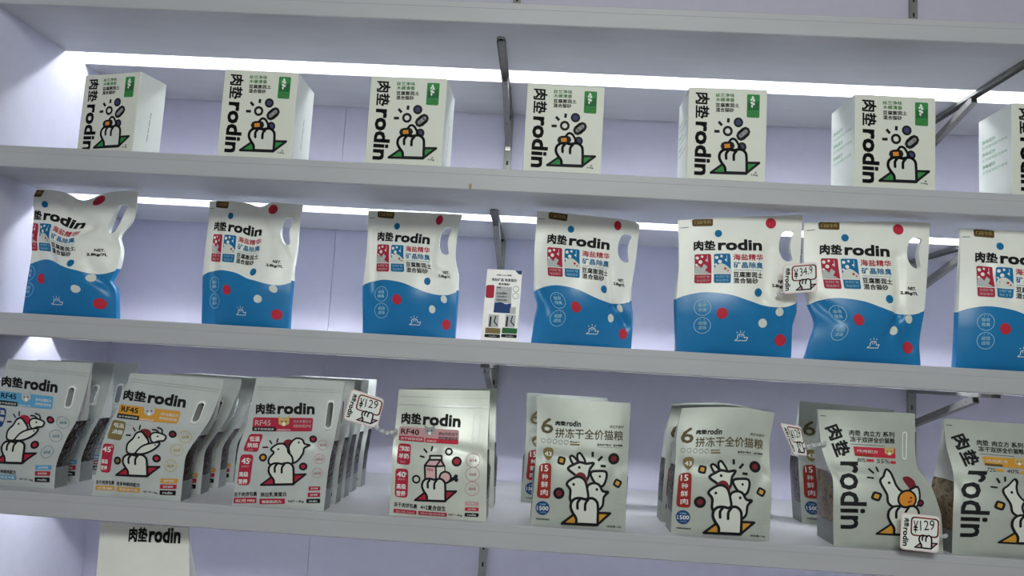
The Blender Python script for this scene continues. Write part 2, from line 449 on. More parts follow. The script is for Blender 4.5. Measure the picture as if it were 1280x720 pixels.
def lay_print(comp, mapper, root, remap=None, base=0.0007, step=0.00016, clip=True):
    groups = []
    for part, items in comp.items():
        cl = []                                              # pieces of print that lie apart become parts of their own
        for it in items:
            lo, hi = it[1].min(0)-0.02, it[1].max(0)+0.02
            hit = [c for c in cl if (lo < c[1]).all() and (hi > c[0]).all()]
            for c in hit: lo, hi = np.minimum(lo, c[0]), np.maximum(hi, c[1])
            mem = sum([c[2] for c in hit], [])+[it]
            cl = [c for c in cl if not any(c is h for h in hit)]+[(lo, hi, mem)]
        groups += [(part, c[2]) for c in cl]
    for part, items in groups:
        V, F, M, mats = [], [], [], []
        n = 0
        for ink, st, T, lay in items:
            q = st.copy()
            if remap is not None: q[:, 0] = np.interp(q[:, 0], remap[0], remap[1], left=-1, right=2)
            if clip:
                ok = (q[T][:, :, 0].min(1) > 0.002) & (q[T][:, :, 0].max(1) < 0.998) & (q[T][:, :, 1].max(1) < 0.999) & (q[T][:, :, 1].min(1) > 0.001)
                T = T[ok]
            if len(T) == 0: continue
            P, N = mapper(q[:, 0], q[:, 1])
            V.append(P+N*(base+step*lay)); F.append(T+n); n += len(P)
            nm = 'ink_'+ink if 'ink_'+ink in MATS else ink
            if nm not in mats: mats.append(nm)
            M += [mats.index(nm)]*len(T)
        if V:
            V = np.concatenate(V); F = np.concatenate(F)
            # make the print face outwards
            a = V[F]; nn = np.cross(a[:, 1]-a[:, 0], a[:, 2]-a[:, 0]); flip = nn[:, 1] > 0
            F[flip] = F[flip][:, ::-1]
            make(part, V, F, mats, parent=root, midx=M)

# ================================================================== pouches
class Pouch:
    def __init__(self, ol, Y0, zb, Tb, seed, wr=0.0015, bulge=0.012, ramp=0.3, lean=None, snap=True, fat=0.006, creases=()):
        self.Tb, self.seed, self.wr, self.bulge, self.ramp = Tb, seed, wr, bulge, ramp
        self.lean = Tb/2 if lean is None else lean
        self.Y0, self.zb = Y0, zb; self.fat = fat; self.creases = creases
        W = {}
        for k in 'LR':
            f = np.linspace(0, 1, len(ol[k])); W[k] = on_y(ol[k], Y0+self.lean*self.rampf(f))
        W['T'] = on_y(ol['T'], Y0+self.lean); W['B'] = on_y(ol['B'], Y0)
        if snap:                                            # stand on the shelf: pull the foot to its surface
            for k in 'LR':
                d = zb-W[k][0, 2]; f = np.linspace(0, 1, len(W[k])); W[k][:, 2] += d*(1-f)**1.0
            W['B'][:, 2] = zb
        W['B'][0] = W['L'][0]; W['B'][-1] = W['R'][0]; W['T'][0] = W['L'][-1]; W['T'][-1] = W['R'][-1]
        self.C = Coons(W['L'], W['R'], W['T'], W['B'])
        self.width = float(np.linalg.norm(W['R'][30]-W['L'][30]))
        r = random.Random(seed)
        self.wv = [(r.uniform(-1, 1)*7, r.uniform(2, 7), r.uniform(0, 6.28), r.uniform(0.4, 1)) for _ in range(5)]+[(r.uniform(4, 9), r.uniform(-4, 4), r.uniform(0, 6.28), 0.6) for _ in range(3)]
        mid = (W['L'][0]+W['R'][0])/2
        self.org = np.array([mid[0], Y0+Tb/2, zb])
    def rampf(self, f):
        x = np.clip((f-self.ramp)/(1-self.ramp), 0, 1); return x*x*(3-2*x)*0.6+x*0.4
    def thick(self, t):
        x = np.clip((1-t)/0.6, 0, 1); return 0.004+(self.Tb-0.004)*(x*x*(3-2*x))
    def P(self, s, t):
        s = np.asarray(s, float); t = np.asarray(t, float); sc = np.clip(s, 0, 1)
        p = self.C(sc, t)
        e = np.clip(4*sc*(1-sc), 0, 1)
        p[:, 1] -= self.bulge*e*np.clip(np.sin(np.pi*np.clip(t, 0, 1)**0.75), 0, 1)**0.8
        wv = sum(a*np.sin(kx*sc+ky*t+ph) for kx, ky, ph, a in self.wv)
        p[:, 1] += self.wr*wv*(0.15+0.85*np.clip(np.minimum(t, 1-t)*5, 0, 1))*np.clip(e*3, 0, 1)
        for s0, t0, s1, t1, dep, wd in self.creases:      # soft folds pressed into the film
            d = np.array([s1-s0, (t1-t0)*1.3]); L2 = d@d; qs, qt = sc-s0, (t-t0)*1.3
            k = np.clip((qs*d[0]+qt*d[1])/L2, 0, 1); dd = np.hypot(qs-k*d[0], qt-k*d[1])/wd
            p[:, 1] += dep*np.exp(-dd*dd)*np.clip(e*4, 0, 1)
        return p-self.org
    def front(self, s, t):
        p = self.P(s, t); h = 0.004
        du = self.P(np.clip(s+h, 0, 1), t)-self.P(np.clip(s-h, 0, 1), t); dv = self.P(s, t+h)-self.P(s, t-h)
        n = np.cross(du, dv); n /= np.linalg.norm(n, axis=1)[:, None]+1e-12
        n[n[:, 1] > 0] *= -1
        return p, n
    def back(self, s, t):
        p = self.C(np.asarray(s, float), np.asarray(t, float)); e = np.clip(4*s*(1-s), 0, 1)
        p[:, 1] += self.thick(t)+self.fat*e*np.clip(1-(np.clip(t, 0, 1)/0.62)**2, 0, 1); return p-self.org
def inside(pt, poly):
    x, y = pt; c = False; n = len(poly)
    for i in range(n):
        x1, y1 = poly[i]; x2, y2 = poly[(i+1) % n]
        if (y1 > y) != (y2 > y) and x < (x2-x1)*(y-y1)/(y2-y1)+x1: c = not c
    return c
_cdt = {}
def panel_mesh(key, hole, wave, ns=40, nt=52):
    if key in _cdt: return _cdt[key]
    pts, edges = [], []
    def add(p): pts.append(Vector((float(p[0]), float(p[1])))); return len(pts)-1
    border = [(i/ns, 0) for i in range(ns)]+[(1, j/nt) for j in range(nt)]+[(1-i/ns, 1) for i in range(ns)]+[(0, 1-j/nt) for j in range(nt)]
    b = [add(p) for p in border]; edges += [(b[i], b[(i+1) % len(b)]) for i in range(len(b))]
    if hole is not None:
        h = [add(p) for p in hole]; edges += [(h[i], h[(i+1) % len(h)]) for i in range(len(h))]
    if wave is not None:
        q = [add(p) for p in wave]; edges += [(q[i], q[i+1]) for i in range(len(q)-1)]
    for i in range(1, ns):
        for j in range(1, nt):
            p = (i/ns, j/nt)
            if hole is not None and inside(p, hole): continue
            if wave is not None and min(abs(p[0]-a[0])+abs(p[1]-a[1]) for a in wave) < 0.009: continue
            add(p)
    r = delaunay_2d_cdt(pts, edges, [], 0, 1e-5)
    V = np.array([v[:] for v in r[0]]); F = []
    M = []
    for f in r[2]:
        c = V[list(f)].mean(0)
        if hole is not None and inside(c, hole): continue
        F.append(list(f))
        M.append(1 if wave is not None and c[1] < np.interp(c[0], [a[0] for a in wave], [a[1] for a in wave]) else 0)
    _cdt[key] = (V, np.array(F), M)
    return _cdt[key]
def build_pouch(name, pc, mats, hole=None, wave=None, key='plain', window=None, side_mat=None, side_lo=None, rim=None):
    root = empty(name, pc.org)
    V, F, M = panel_mesh(key, hole, wave)
    fp, _ = pc.front(V[:, 0], V[:, 1])
    a = fp[F]; nn = np.cross(a[:, 1]-a[:, 0], a[:, 2]-a[:, 0]); Ff = F.copy(); fl_ = nn[:, 1] > 0; Ff[fl_] = Ff[fl_][:, ::-1]
    bp_ = pc.back(V[:, 0], V[:, 1]); Fb = Ff[:, ::-1]+len(fp)
    VV = [fp, bp_]; FF = [list(f) for f in Ff]+[list(f) for f in Fb]; MM = list(M)+list(M); n = 2*len(fp)
    def strip(st, mi):
        nonlocal n
        st = np.array(st); A, _ = pc.front(st[:, 0], st[:, 1]); B = pc.back(st[:, 0], st[:, 1]); k = len(st)
        VV.append(A); VV.append(B)
        for i in range(k-1): FF.append([n+i, n+i+1, n+k+i+1, n+k+i]); MM.append(mi)
        n += 2*k
    strip([(i/40, 1) for i in range(41)], 0); strip([(i/40, 0) for i in range(41)], 1 if wave is not None else 0)
    if hole is not None: strip(list(hole)+[hole[0]], 0)
    make('body', np.concatenate(VV), FF, mats, parent=root, midx=MM, smooth=True)
    # side gussets, folded inwards towards the top
    tt = np.linspace(0, 1, 31)
    wl_ = (np.interp([0, 1], [a[0] for a in wave], [a[1] for a in wave]) if wave is not None else (0, 0))
    for sx in (0, 1):
        sarr = np.full(31, float(sx)); A, _ = pc.front(sarr, tt); B = pc.back(sarr, tt); th = pc.thick(tt)
        ins = np.minimum(np.sqrt(np.maximum((pc.Tb/2)**2-(th/2)**2, 0))*0.9, 0.012)
        Mid = (A+B)/2; Mid[:, 0] += (ins-0.006*np.sin(np.pi*tt)) * (1 if sx == 0 else -1)
        Q1 = A*0.6+Mid*0.4; Q3 = B*0.6+Mid*0.4
        rows = [A, Q1, Mid, Q3, B]; G = np.concatenate(rows); f, mi = [], []
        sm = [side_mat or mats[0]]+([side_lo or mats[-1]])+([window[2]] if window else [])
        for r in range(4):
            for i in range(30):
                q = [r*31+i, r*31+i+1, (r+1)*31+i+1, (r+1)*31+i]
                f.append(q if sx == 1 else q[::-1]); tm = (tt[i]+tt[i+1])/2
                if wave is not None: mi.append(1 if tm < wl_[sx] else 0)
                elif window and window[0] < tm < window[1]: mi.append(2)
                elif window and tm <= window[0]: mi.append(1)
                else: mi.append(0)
        make('side_gusset', G, f, sm, parent=root, midx=mi, smooth=True)
    if rim is not None and hole is not None:
        H = np.array(hole); c = H.mean(0); asp = 0.72
        d = H-c; outp = c+d+np.stack([d[:, 0], d[:, 1]], 1)/np.maximum(np.hypot(d[:, 0], d[:, 1]*1.4)[:, None], 1e-6)*rim*np.array([1, asp])
        k = len(H); R, N = pc.front(np.concatenate([H[:, 0], outp[:, 0]]), np.concatenate([H[:, 1], outp[:, 1]]))
        R = R+N*0.0016
        base, Nb = pc.front(outp[:, 0], outp[:, 1])
        Vr = np.concatenate([R, base]); f = [[i, (i+1) % k, k+(i+1) % k, k+i] for i in range(k)]+[[k+i, k+(i+1) % k, 2*k+(i+1) % k, 2*k+i] for i in range(k)]
        make('handle_rim', Vr, f, 'rim_plastic', parent=root, smooth=True)
    return root
def stadium(st0, st1, r, asp, n=8):
    """slot in (s, t): centre line st0-st1, half width r in s; asp = height/width of the panel"""
    a, b = np.array([st0[0], st0[1]*asp]), np.array([st1[0], st1[1]*asp]); d = (b-a)/np.hypot(*(b-a)); nn = np.array([-d[1], d[0]]); P = []
    for c, sg in ((b, 1), (a, -1)):
        for k in range(n+1):
            th = -math.pi/2+math.pi*k/n
            P.append(c+r*(math.cos(th)*d*sg-math.sin(th)*nn*sg))
    return [(p[0], p[1]/asp) for p in P]

# ================================================================== row of cartons
VB = (645, 95, 5.758)
def carton_sheet():
    s = Sheet(*VB); k = 'front_lettering'; il = 'illustration'
    s.text(k, 'black', '肉垫', (124, 88), (116, 266), 100, 0.03); s.text(k, 'black', 'rodin', (118, 288), (100, 652), 120, 0.035)
    s.text(k, 'lime', '丝兰净味', (266, 118), (400, 120), 27, 0.015); s.text(k, 'lime', '木樨清香', (266, 150), (400, 152), 27, 0.015)
    s.text(k, 'black', '豆腐膨润土', (265, 188), (432, 190), 29, 0.025); s.text(k, 'black', '混合猫砂', (265, 221), (394, 223), 29, 0.025)
    s.text(k, 'black', '6L', (536, 640), (552, 641), 13, 0.02); s.text(k, 'black', '2.5kg', (508, 656), (556, 659), 13, 0.02)
    b = 'green_badge'
    s.rrect(b, 'green', [(490, 97), (580, 99), (574, 260), (484, 256)], 10)
    s.poly(b, 'darkgreen', [(496, 150), (530, 165), (573, 140), (572, 208), (494, 206)])
    for cx, cy in ((528, 118), (520, 135), (538, 140), (520, 158), (536, 165), (522, 180), (532, 125)):
        s.disc(b, 'white', (cx, cy), 7, 9, 8)
    s.stroke(b, 'white', [(534, 115), (524, 192)], 4)
    s.text(b, 'lime', '天然植物', (494, 232), (568, 234), 16, 0.02); s.text(b, 'lime', '除味成分', (494, 252), (568, 254), 15, 0.02)
    for a, c in (((355, 264), (352, 294)), ((284, 288), (308, 314)), ((252, 355), (290, 355))):
        s.stroke(il, 'black', [a, c], 19, cap=False)
    s.ring(il, 'black', (348, 352), 27, 17); s.dot(il, (425, 292), 34, 'night', 0.6)
    s.stroke(il, 'black', [(442, 384), (474, 356)], 70); s.stroke(il, 'grey', [(440, 384), (476, 355)], 28)
    s.dot(il, (448, 460), 32, 'night', 0.55)
    s.stroke(il, 'black', [(352, 432), (376, 406), (402, 412), (424, 446), (436, 470)], 16, smooth=4)
    s.stroke(il, 'black', [(324, 456), (366, 453)], 60); s.stroke(il, 'orange', [(322, 456), (362, 453)], 28, cap=False)
    s.hand(il, 285, 478, 478, 635, 19, 'green', skew=0.02)
    return s
def quad_ol(view, TL, TR, BR, BL):
    return outline(view, [BL, TL], [BR, TR])
CART = compile_sheet(carton_sheet(), quad_ol(VB, (78, 52), (635, 65), (610, 728), (40, 708)), cut=False)
def side_sheet_left():
    s = Sheet(0, 0, 1); k = 'side_lettering'
    for i, y in enumerate((30, 44, 58)):
        s.text(k, 'sage', '净味成分', (12, y), (52, y), 4.5, 0.02); s.text(k, 'sage', '天然植物配方除味', (12, y+6), (88, y+6), 3.5)
    s.stroke(k, 'black', [(30, 96), (44, 93), (52, 97)], 3); s.text(k, 'black', '100%', (42, 101), (62, 101), 5)
    return s
def side_sheet_right():
    s = Sheet(0, 0, 1); k = 'side_lettering'
    s.text(k, 'black', 'love what you need', (49, 43), (44, 78), 6, 0.01)
    s.stroke(k, 'black', [(30, 98), (42, 94), (52, 100)], 4)
    return s
SIDE_OL = outline((0, 0, 1), [(0, 103), (0, 0)], [(100, 103), (100, 0)])
SL = compile_sheet(side_sheet_left(), SIDE_OL, cut=False); SR = compile_sheet(side_sheet_right(), SIDE_OL, cut=False)
def carton(xc, y0, W, D, H, rz, label):
    z = ZB+SH['1']; root = empty('litter_carton', (xc, y0+D/2, z)); root.rotation_euler = (0, 0, rz)
    tag(root, label, 'carton', 'white cartons on the upper shelf')
    o = make('carton_body', *box_vf(-W/2, W/2, -D/2, D/2, 0, H), ['carton', 'carton_side'], parent=root, midx=[1, 1, 0, 0, 0, 0]); bevel(o, 0.002)
    make('lid_flap', *box_vf(-W/2+0.003, W/2-0.003, -D/2+0.004, D/2-0.006, H-0.0005, H+0.0012), 'carton', parent=root)
    nrm = lambda v, n: np.tile(np.array(v, float), (n, 1))
    lay_print(CART, lambda s, t: (np.stack([(s-0.5)*W, np.full(len(s), -D/2), t*H], 1), nrm((0, -1, 0), len(s))), root, base=0.0003)
    # outer sides: crooked text on the left one, small vertical line on the right one
    lay_print(SL, lambda s, t: (np.stack([np.full(len(s), -W/2), D/2-s*D, t*H], 1), nrm((-1, 0, 0), len(s))), root, base=0.0003)
    lay_print(SR, lambda s, t: (np.stack([np.full(len(s), W/2), -D/2+s*D, t*H], 1), nrm((1, 0, 0), len(s))), root, base=0.0003)
    return root
cart = [(275.6, 368, 140, 86, 'white carton with green badge, second from the left wall'),
        (460, 556.5, 150, 94, 'white carton with green badge, third from the left wall'),
        (655.5, 753, 160, 104, 'white carton with green badge just right of the centre upright'),
        (860, 958.5, 168, 108, 'white carton with green badge, fifth from the left, above the third-last blue pouch'),
        (1067, 1169.5, 177, 117.5, 'white carton with green badge in front of the right-hand bracket'),
        (1266, 1370, 187, 128, 'white carton at the right edge, only its green-lettered side in view')]
YC = 0.045
for xl, xr, ym, yt, lab in cart:
    a, b = on_y([(xl, ym), (xr, ym)], YC); zt = on_y([((xl+xr)/2, yt+0.052*(xr-xl)/2)], YC)[0, 2]
    carton((a[0]+b[0])/2, YC, b[0]-a[0], 0.14, zt-ZB-SH['1'], math.radians(1.1 if xl % 2 else -0.9), lab)
fr = on_y([(171.5, 134)], 0.05)[0]
c1 = carton(fr[0], 0.0, 0.175, 0.088, 0.2155, math.radians(-15), 'white carton with green badge standing askew next to the left wall')
off = Matrix.Rotation(math.radians(-15), 3, 'Z') @ Vector((0.0875, -0.044, 0))
c1.location = (fr[0]-off.x, 0.05-off.y, ZB+SH['1'])

# ================================================================== row of blue and white pouches
VL = (835, 260, 3.789)
OL5 = outline(VL, [(38, 690), (42, 420), (52, 250), (48, 58)], [(583, 722), (590, 560), (605, 500), (607, 440), (625, 250), (638, 35)], [(48, 58), (330, 42), (638, 35)])
def litter_sheet():
    s = Sheet(*VL); k = 'front_lettering'
    t = 'shop_mark'
    s.rrect(t, 'brown', [(113, 52), (212, 48), (211, 88), (115, 88)], 9); s.text(t, 'gold', '门店专供', (126, 78), (202, 76), 17, 0.015)
    s.text(k, 'black', '——', (58, 97), (98, 93), 2, 0.0)
    s.brand(k, (120, 206), (437, 210), 54, 0.315, 0.035)
    s.text(k, 'red', '海盐精华', (300, 256), (441, 257), 30, 0.02); s.text(k, 'blue', '矿晶除臭', (300, 294), (440, 296), 30, 0.02)
    s.stroke(k, 'steel', [(300, 303), (436, 305)], 2)
    s.text(k, 'black', '豆腐膨润土', (298, 337), (438, 341), 27, 0.025); s.text(k, 'black', '混合猫砂', (298, 366), (414, 369), 26, 0.025)
    s.text(k, 'black', 'NET.', (514, 362), (556, 364), 15, 0.04); s.text(k, 'black', '2.8kg/7L', (482, 386), (566, 390), 18, 0.04)
    for nm, ink, x in (('red_panel', 'crimson', 120), ('blue_panel', 'blue', 208)):
        s.rrect(nm, ink, [(x+4, 224), (x+79, 224), (x+78, 365), (x+1, 363)], 9)
        for dx, dy, r in ((16, 18, 8), (38, 12, 6), (30, 38, 9), (58, 30, 5), (12, 52, 6)):
            s.disc(nm, 'white', (x+dx, 224+dy), r, n=10)
        s.stroke(nm, 'paleblue' if ink == 'blue' else 'pink', [(x+62, 232), (x+62, 262)], 4)
        if ink == 'crimson':
            s.poly(nm, 'lightgrey', [(x+3, 318), (x+6, 285), (x+22, 278), (x+34, 292), (x+46, 272), (x+62, 285), (x+50, 305), (x+72, 316)])
        else:
            s.poly(nm, 'panel', [(x+3, 318), (x+8, 288), (x+30, 272), (x+52, 276), (x+78, 300), (x+78, 318)], 3)
            s.disc(nm, 'red', (x+54, 296), 6, n=10); s.disc(nm, 'red', (x+66, 306), 4, n=8)
        s.stroke(nm, 'white', [(x+2, 320), (x+78, 321)], 4, cap=False)
        s.text(nm, 'pink' if ink == 'crimson' else 'paleblue', '天然矿物', (x+10, 340), (x+70, 341), 13, 0.015)
        s.text(nm, 'pink' if ink == 'crimson' else 'paleblue', '海盐精华', (x+10, 357), (x+70, 358), 12, 0.015)
    for nm, ink, c, r in (('blue_dot', 'blue', (235, 125), 17), ('red_dot', 'red', (485, 75), 25), ('blue_dot', 'blue', (416, 409), 19), ('white_dot', 'panel', (437, 555), 21), ('white_dot', 'panel', (522, 500), 20), ('red_dot', 'red', (247, 508), 26), ('red_dot', 'red', (526, 635), 28)):
        s.disc(nm, ink, c, r, r*1.02)
    q = 'seal_badge'
    for cy, a, b in ((480, '吸收', '除臭'), (565, '结团', '成块')):
        s.ring(q, 'paleblue', (157, cy), 38, 3); s.text(q, 'paleblue', a, (138, cy-2), (176, cy-2), 18, 0.03); s.text(q, 'paleblue', b, (138, cy+20), (176, cy+20), 18, 0.03)
        s.text(q, 'paleblue', '・・・・', (130, cy-24), (184, cy-24), 7)
    p = 'paw_mark'
    s.stroke(p, 'white', [(308, 637), (362, 638), (368, 622), (352, 624), (350, 612), (340, 606), (328, 608), (320, 614), (322, 626), (308, 637)], 3)
    for a, b in (((320, 602), (316, 596)), ((334, 600), (334, 590)), ((347, 602), (352, 595)), ((330, 612), (332, 620)), ((340, 610), (341, 619))):
        s.stroke(p, 'white', [a, b], 2.5)
    return s
LIT = compile_sheet(litter_sheet(), OL5)
WAVE = [(0, .405), (.08, .43), (.2, .448), (.32, .443), (.45, .425), (.58, .39), (.7, .362), (.82, .35), (.92, .358), (1, .385)]
WAVE = [tuple(p) for p in catmull([(a, b) for a, b in WAVE], False, 3)]
WAVE[0] = (0.0, WAVE[0][1]); WAVE[-1] = (1.0, WAVE[-1][1])
KID = to_st(np.array([(560, 118), (592, 122), (583, 150), (577, 190), (581, 225), (583, 248), (566, 254), (548, 242), (537, 215), (536, 180), (543, 145)])/VL[2]+np.array(VL[:2]), OL5)
KID = (KID-KID.mean(0))*np.array([1.35, 1.08])+KID.mean(0)-np.array([0.008, 0])
KID = [tuple(p) for p in catmull([tuple(k) for k in KID], True, 3)]
lit = [((20, 230, 4.1125), [(30, 690), (55, 520), (78, 375), (80, 280), (92, 160), (88, 80), (108, 28)], [(513, 712), (510, 560), (482, 510), (520, 430), (538, 340), (530, 268), (600, 180), (628, 35)],
        [(108, 28), (180, 30), (250, 42), (345, 84), (450, 48), (540, 36), (628, 35)], 0.15, ([0, .215, .32, .665, 1], [-.05, 0.015, .13, .53, 1]),
        'crumpled blue and white litter pouch nearest the left wall, its top sagging'),
       ((240, 240, 4.235), [(50, 708), (58, 440), (70, 300), (90, 130), (92, 50)], [(510, 732), (525, 470), (535, 400), (555, 290), (570, 160), (588, 68)], [(92, 50), (160, 48), (280, 56), (355, 76), (430, 56), (588, 68)], 0.17,
        ([0, .13, .21, .665, 1], [0, .09, .145, .60, 1]), 'blue and white litter pouch, second from the left wall'),
       ((440, 255, 4.235), [(55, 696), (62, 430), (78, 240), (85, 100), (85, 35)], [(545, 720), (553, 450), (560, 370), (545, 270), (560, 150), (585, 55)], [(85, 35), (300, 42), (520, 52), (585, 55)], 0.17,
        ([0, .125, .665, 1], [0, .116, .705, 1]), 'blue and white litter pouch standing left of the small leaflet'),
       ((655, 255, 3.892), [(32, 682), (55, 560), (72, 490), (58, 425), (50, 250), (60, 100), (65, 32)], [(522, 712), (525, 560), (515, 460), (540, 300), (555, 180), (563, 105)], [(65, 32), (300, 55), (480, 75), (545, 90), (563, 105)], 0.12,
        ([0, .125, .665, 1], [0, .128, .726, 1]), 'blue and white litter pouch standing right of the small leaflet'),
       (VL, None, None, None, 0.035, None, 'wide blue and white litter pouch left of the 34.9 price tag'),
       ((970, 265, 3.69), [(138, 690), (165, 600), (188, 520), (155, 420), (130, 250), (130, 48)], [(668, 718), (662, 600), (685, 450), (700, 250), (710, 50)], [(130, 48), (420, 44), (710, 50)], 0.035,
        None, 'blue and white litter pouch with pinched left side, right of the 34.9 price tag'),
       ((0, 0, 1), [(1195, 461), (1198.5, 390), (1199.6, 341), (1200, 296), (1199.6, 285.5)], [(1340, 475), (1344, 400), (1352, 292)], None, 0.035, None, 'blue and white litter pouch cut off by the right edge of the picture')]
CREASE = {0: [(.3, .98, .62, .72, .010, .07), (.62, .72, .95, .62, .008, .06), (.05, .7, .3, .45, .005, .05), (.7, .45, .95, .25, .006, .06)],
          1: [(.12, .9, .16, .05, .006, .045), (.55, 1, .75, .6, .006, .06), (.8, .7, .95, .55, .005, .05)],
          2: [(.1, .85, .14, .35, .006, .045), (.76, .85, .72, .55, .007, .05), (.72, .55, .9, .5, .006, .045)],
          3: [(.72, .6, .8, .33, .010, .045), (.8, .33, .93, .2, .006, .045), (.05, .4, .15, .25, .005, .05)],
          4: [(.72, .75, .7, .4, .005, .05), (.7, .4, .85, .25, .006, .05), (.85, .5, .95, .2, .005, .045)],
          5: [(.74, .75, .76, .35, .011, .045), (.76, .35, .68, .2, .006, .045), (.05, .42, .2, .3, .006, .06), (.76, .3, .9, .12, .005, .045)],
          6: [(.2, .75, .4, .5, .005, .045)]}
for i, (vw, L, R, T, Y0, rm, lab) in enumerate(lit):
    ol = OL5 if L is None else outline(vw, L, R, T)
    pc = Pouch(ol, Y0, ZB+SH['2'], 0.02, 11+i, wr=0.0018 if i != 0 else 0.0026, bulge=0.022, lean=0.03, fat=0.05, creases=CREASE.get(i, ()))
    r = build_pouch('litter_pouch', pc, ['film_white', 'film_blue'], hole=KID, wave=WAVE, key='litter')
    tag(r, lab, 'pouch', 'blue and white litter pouches')
    lay_print(LIT, pc.front, r, remap=rm)

# ================================================================== cat food bags
def slot_hole(view, ol, a, b, r, asp=1.4):
    q = to_st(np.array([a, b, (a[0]+r, a[1])], float)/view[2]+np.array(view[:2]), ol)
    return stadium(q[0], q[1], abs(q[2, 0]-q[0, 0]), asp)
SPECS = {}
# ---- crimson-banner bag (two chicks)
VC = (280, 460, 3.7875)
OLC = outline(VC, [(38, 642), (52, 510), (70, 370), (108, 260), (155, 42)], [(470, 698), (495, 480), (525, 330), (550, 200), (572, 64)])
def outline_badges(s, cs, ink, txt, r=24):
    for c in cs:
        s.ring('outline_badge', ink, c, r, 2.5); s.text('outline_badge', ink, txt, (c[0]-16, c[1]+7), (c[0]+16, c[1]+8), 13, 0.02)
        s.text('outline_badge', ink, '・・・', (c[0]-14, c[1]-11), (c[0]+14, c[1]-10), 5)
def bars(s, quads, inks):
    for q, ink in zip(quads, inks):
        s.rrect('colour_bar', ink, q, 3)
        a, b = np.array(q[3], float), np.array(q[2], float); h = q[3][1]-q[0][1]
        s.text('colour_bar', 'white', 'rodin' if ink == 'black' else '全价猫粮', a+(b-a)*0.2-np.array([0, h*0.25]), a+(b-a)*0.8-np.array([0, h*0.25]), h*0.5, 0.02)
def cat_face(s, part, c, r, ink='tan'):
    s.poly(part, ink, [(c[0]-r, c[1]-r*1.15), (c[0]-r*0.4, c[1]-r*0.7), (c[0]+r*0.4, c[1]-r*0.7), (c[0]+r, c[1]-r*1.15), (c[0]+r*0.95, c[1]+r*0.4), (c[0], c[1]+r*0.9), (c[0]-r*0.95, c[1]+r*0.4)])
    s.disc(part, 'black', (c[0]-r*0.4, c[1]-r*0.05), r*0.14, n=8); s.disc(part, 'black', (c[0]+r*0.4, c[1]-r*0.05), r*0.14, n=8)
    s.disc(part, 'white', (c[0], c[1]+r*0.45), r*0.3, n=8)
def sheet_C():
    s = Sheet(*VC); k = 'front_lettering'; il = 'illustration'
    s.stroke('zip_seal', 'seal_line', [(158, 88), (560, 106)], 3); s.stroke('zip_seal', 'seal_line', [(158, 100), (558, 118)], 2)
    s.brand(k, (153, 216), (432, 223), 56, 0.34, 0.03)
    b = 'banner'
    s.rrect(b, 'crimson', [(142, 232), (426, 240), (420, 304), (136, 296)], 9)
    s.rrect(b, 'black', [(138, 276), (250, 280), (250, 300), (136, 296)], 4)
    s.text(b, 'pink', 'RF45', (150, 270), (225, 272), 26, 0.02); cat_face(s, b, (288, 255), 26)
    s.text(b, 'white', '冻干肉饼双拼', (145, 292), (240, 296), 11); s.text(b, 'white', '成猫幼猫全价粮', (255, 297), (318, 299), 8)
    s.text(b, 'pink', '高肉含量配方', (332, 262), (418, 264), 15, 0.015); s.text(b, 'pink', '双鲜肉更好吃', (332, 284), (416, 286), 15, 0.015)
    s.rrect('badge', 'crimson', [(122, 310), (188, 312), (165, 396), (92, 390)], 14)
    s.text('badge', 'white', '低温', (122, 346), (172, 347), 24, 0.02); s.text('badge', 'white', '烘焙', (112, 374), (165, 376), 22, 0.02); s.text('badge', 'pink', '锁鲜', (118, 388), (142, 389), 8)
    s.rrect('badge', 'crimson', [(82, 405), (145, 408), (124, 552), (64, 548)], 18)
    s.text('badge', 'white', '45', (86, 450), (124, 452), 28, 0.02); s.text('badge', 'white', '%', (124, 438), (134, 438), 10)
    s.text('badge', 'pink', '粗蛋白', (86, 466), (120, 467), 8); s.text('badge', 'white', '高级', (74, 510), (118, 512), 24, 0.025); s.text('badge', 'white', '营养', (70, 544), (114, 546), 24, 0.025)
    for a, c in (((190, 375), (212, 375)), ((220, 345), (229, 358)), ((258, 337), (254, 353))): s.stroke(il, 'black', [a, c], 7)
    s.dot(il, (424, 342), 18, 'crimson'); s.dot(il, (190, 423), 19, 'amber'); s.dot(il, (378, 473), 19, 'crimson')
    s.poly(il, 'wine', [(282, 358), (300, 342), (325, 345), (330, 370), (300, 372)], 3)
    s.blob(il, [(325, 352), (348, 336), (374, 344), (384, 364), (408, 372), (384, 384), (378, 410), (352, 445), (325, 452), (318, 410), (312, 380)], 9)
    s.disc(il, 'black', (358, 357), 5, n=8)
    s.blob(il, [(228, 386), (244, 370), (264, 361), (290, 364), (306, 382), (310, 402), (328, 425), (326, 458), (275, 470), (222, 455), (220, 428), (242, 402)], 9)
    s.disc(il, 'black', (263, 386), 5, n=8)
    s.hand(il, 218, 334, 452, 552, 10, 'crimson', skew=0.03)
    outline_badges(s, [(468, 372), (452, 440), (442, 508)], 'mauve', '益生菌')
    bars(s, [[(402, 572), (456, 575), (455, 594), (401, 591)], [(398, 602), (455, 605), (454, 626), (397, 623)], [(392, 632), (455, 635), (454, 656), (390, 652)]], ['crimson', 'crimson', 'black'])
    s.text(k, 'black', '冻干肉饼包裹', (48, 604), (160, 606), 22, 0.02); s.text(k, 'black', '添加乳清蛋白', (176, 610), (298, 614), 22, 0.02)
    s.rrect('badge', 'crimson', [(48, 608), (158, 612), (156, 638), (46, 634)], 4); s.text('badge', 'white', '适口性 MAX', (56, 630), (150, 633), 15, 0.02)
    s.rrect('badge', 'crimson', [(172, 618), (292, 624), (290, 650), (170, 645)], 4); s.text('badge', 'white', '健康肌肉力', (182, 641), (274, 645), 15, 0.02)
    s.text(k, 'black', 'NET 1.8kg', (306, 646), (378, 651), 13, 0.015)
    return s
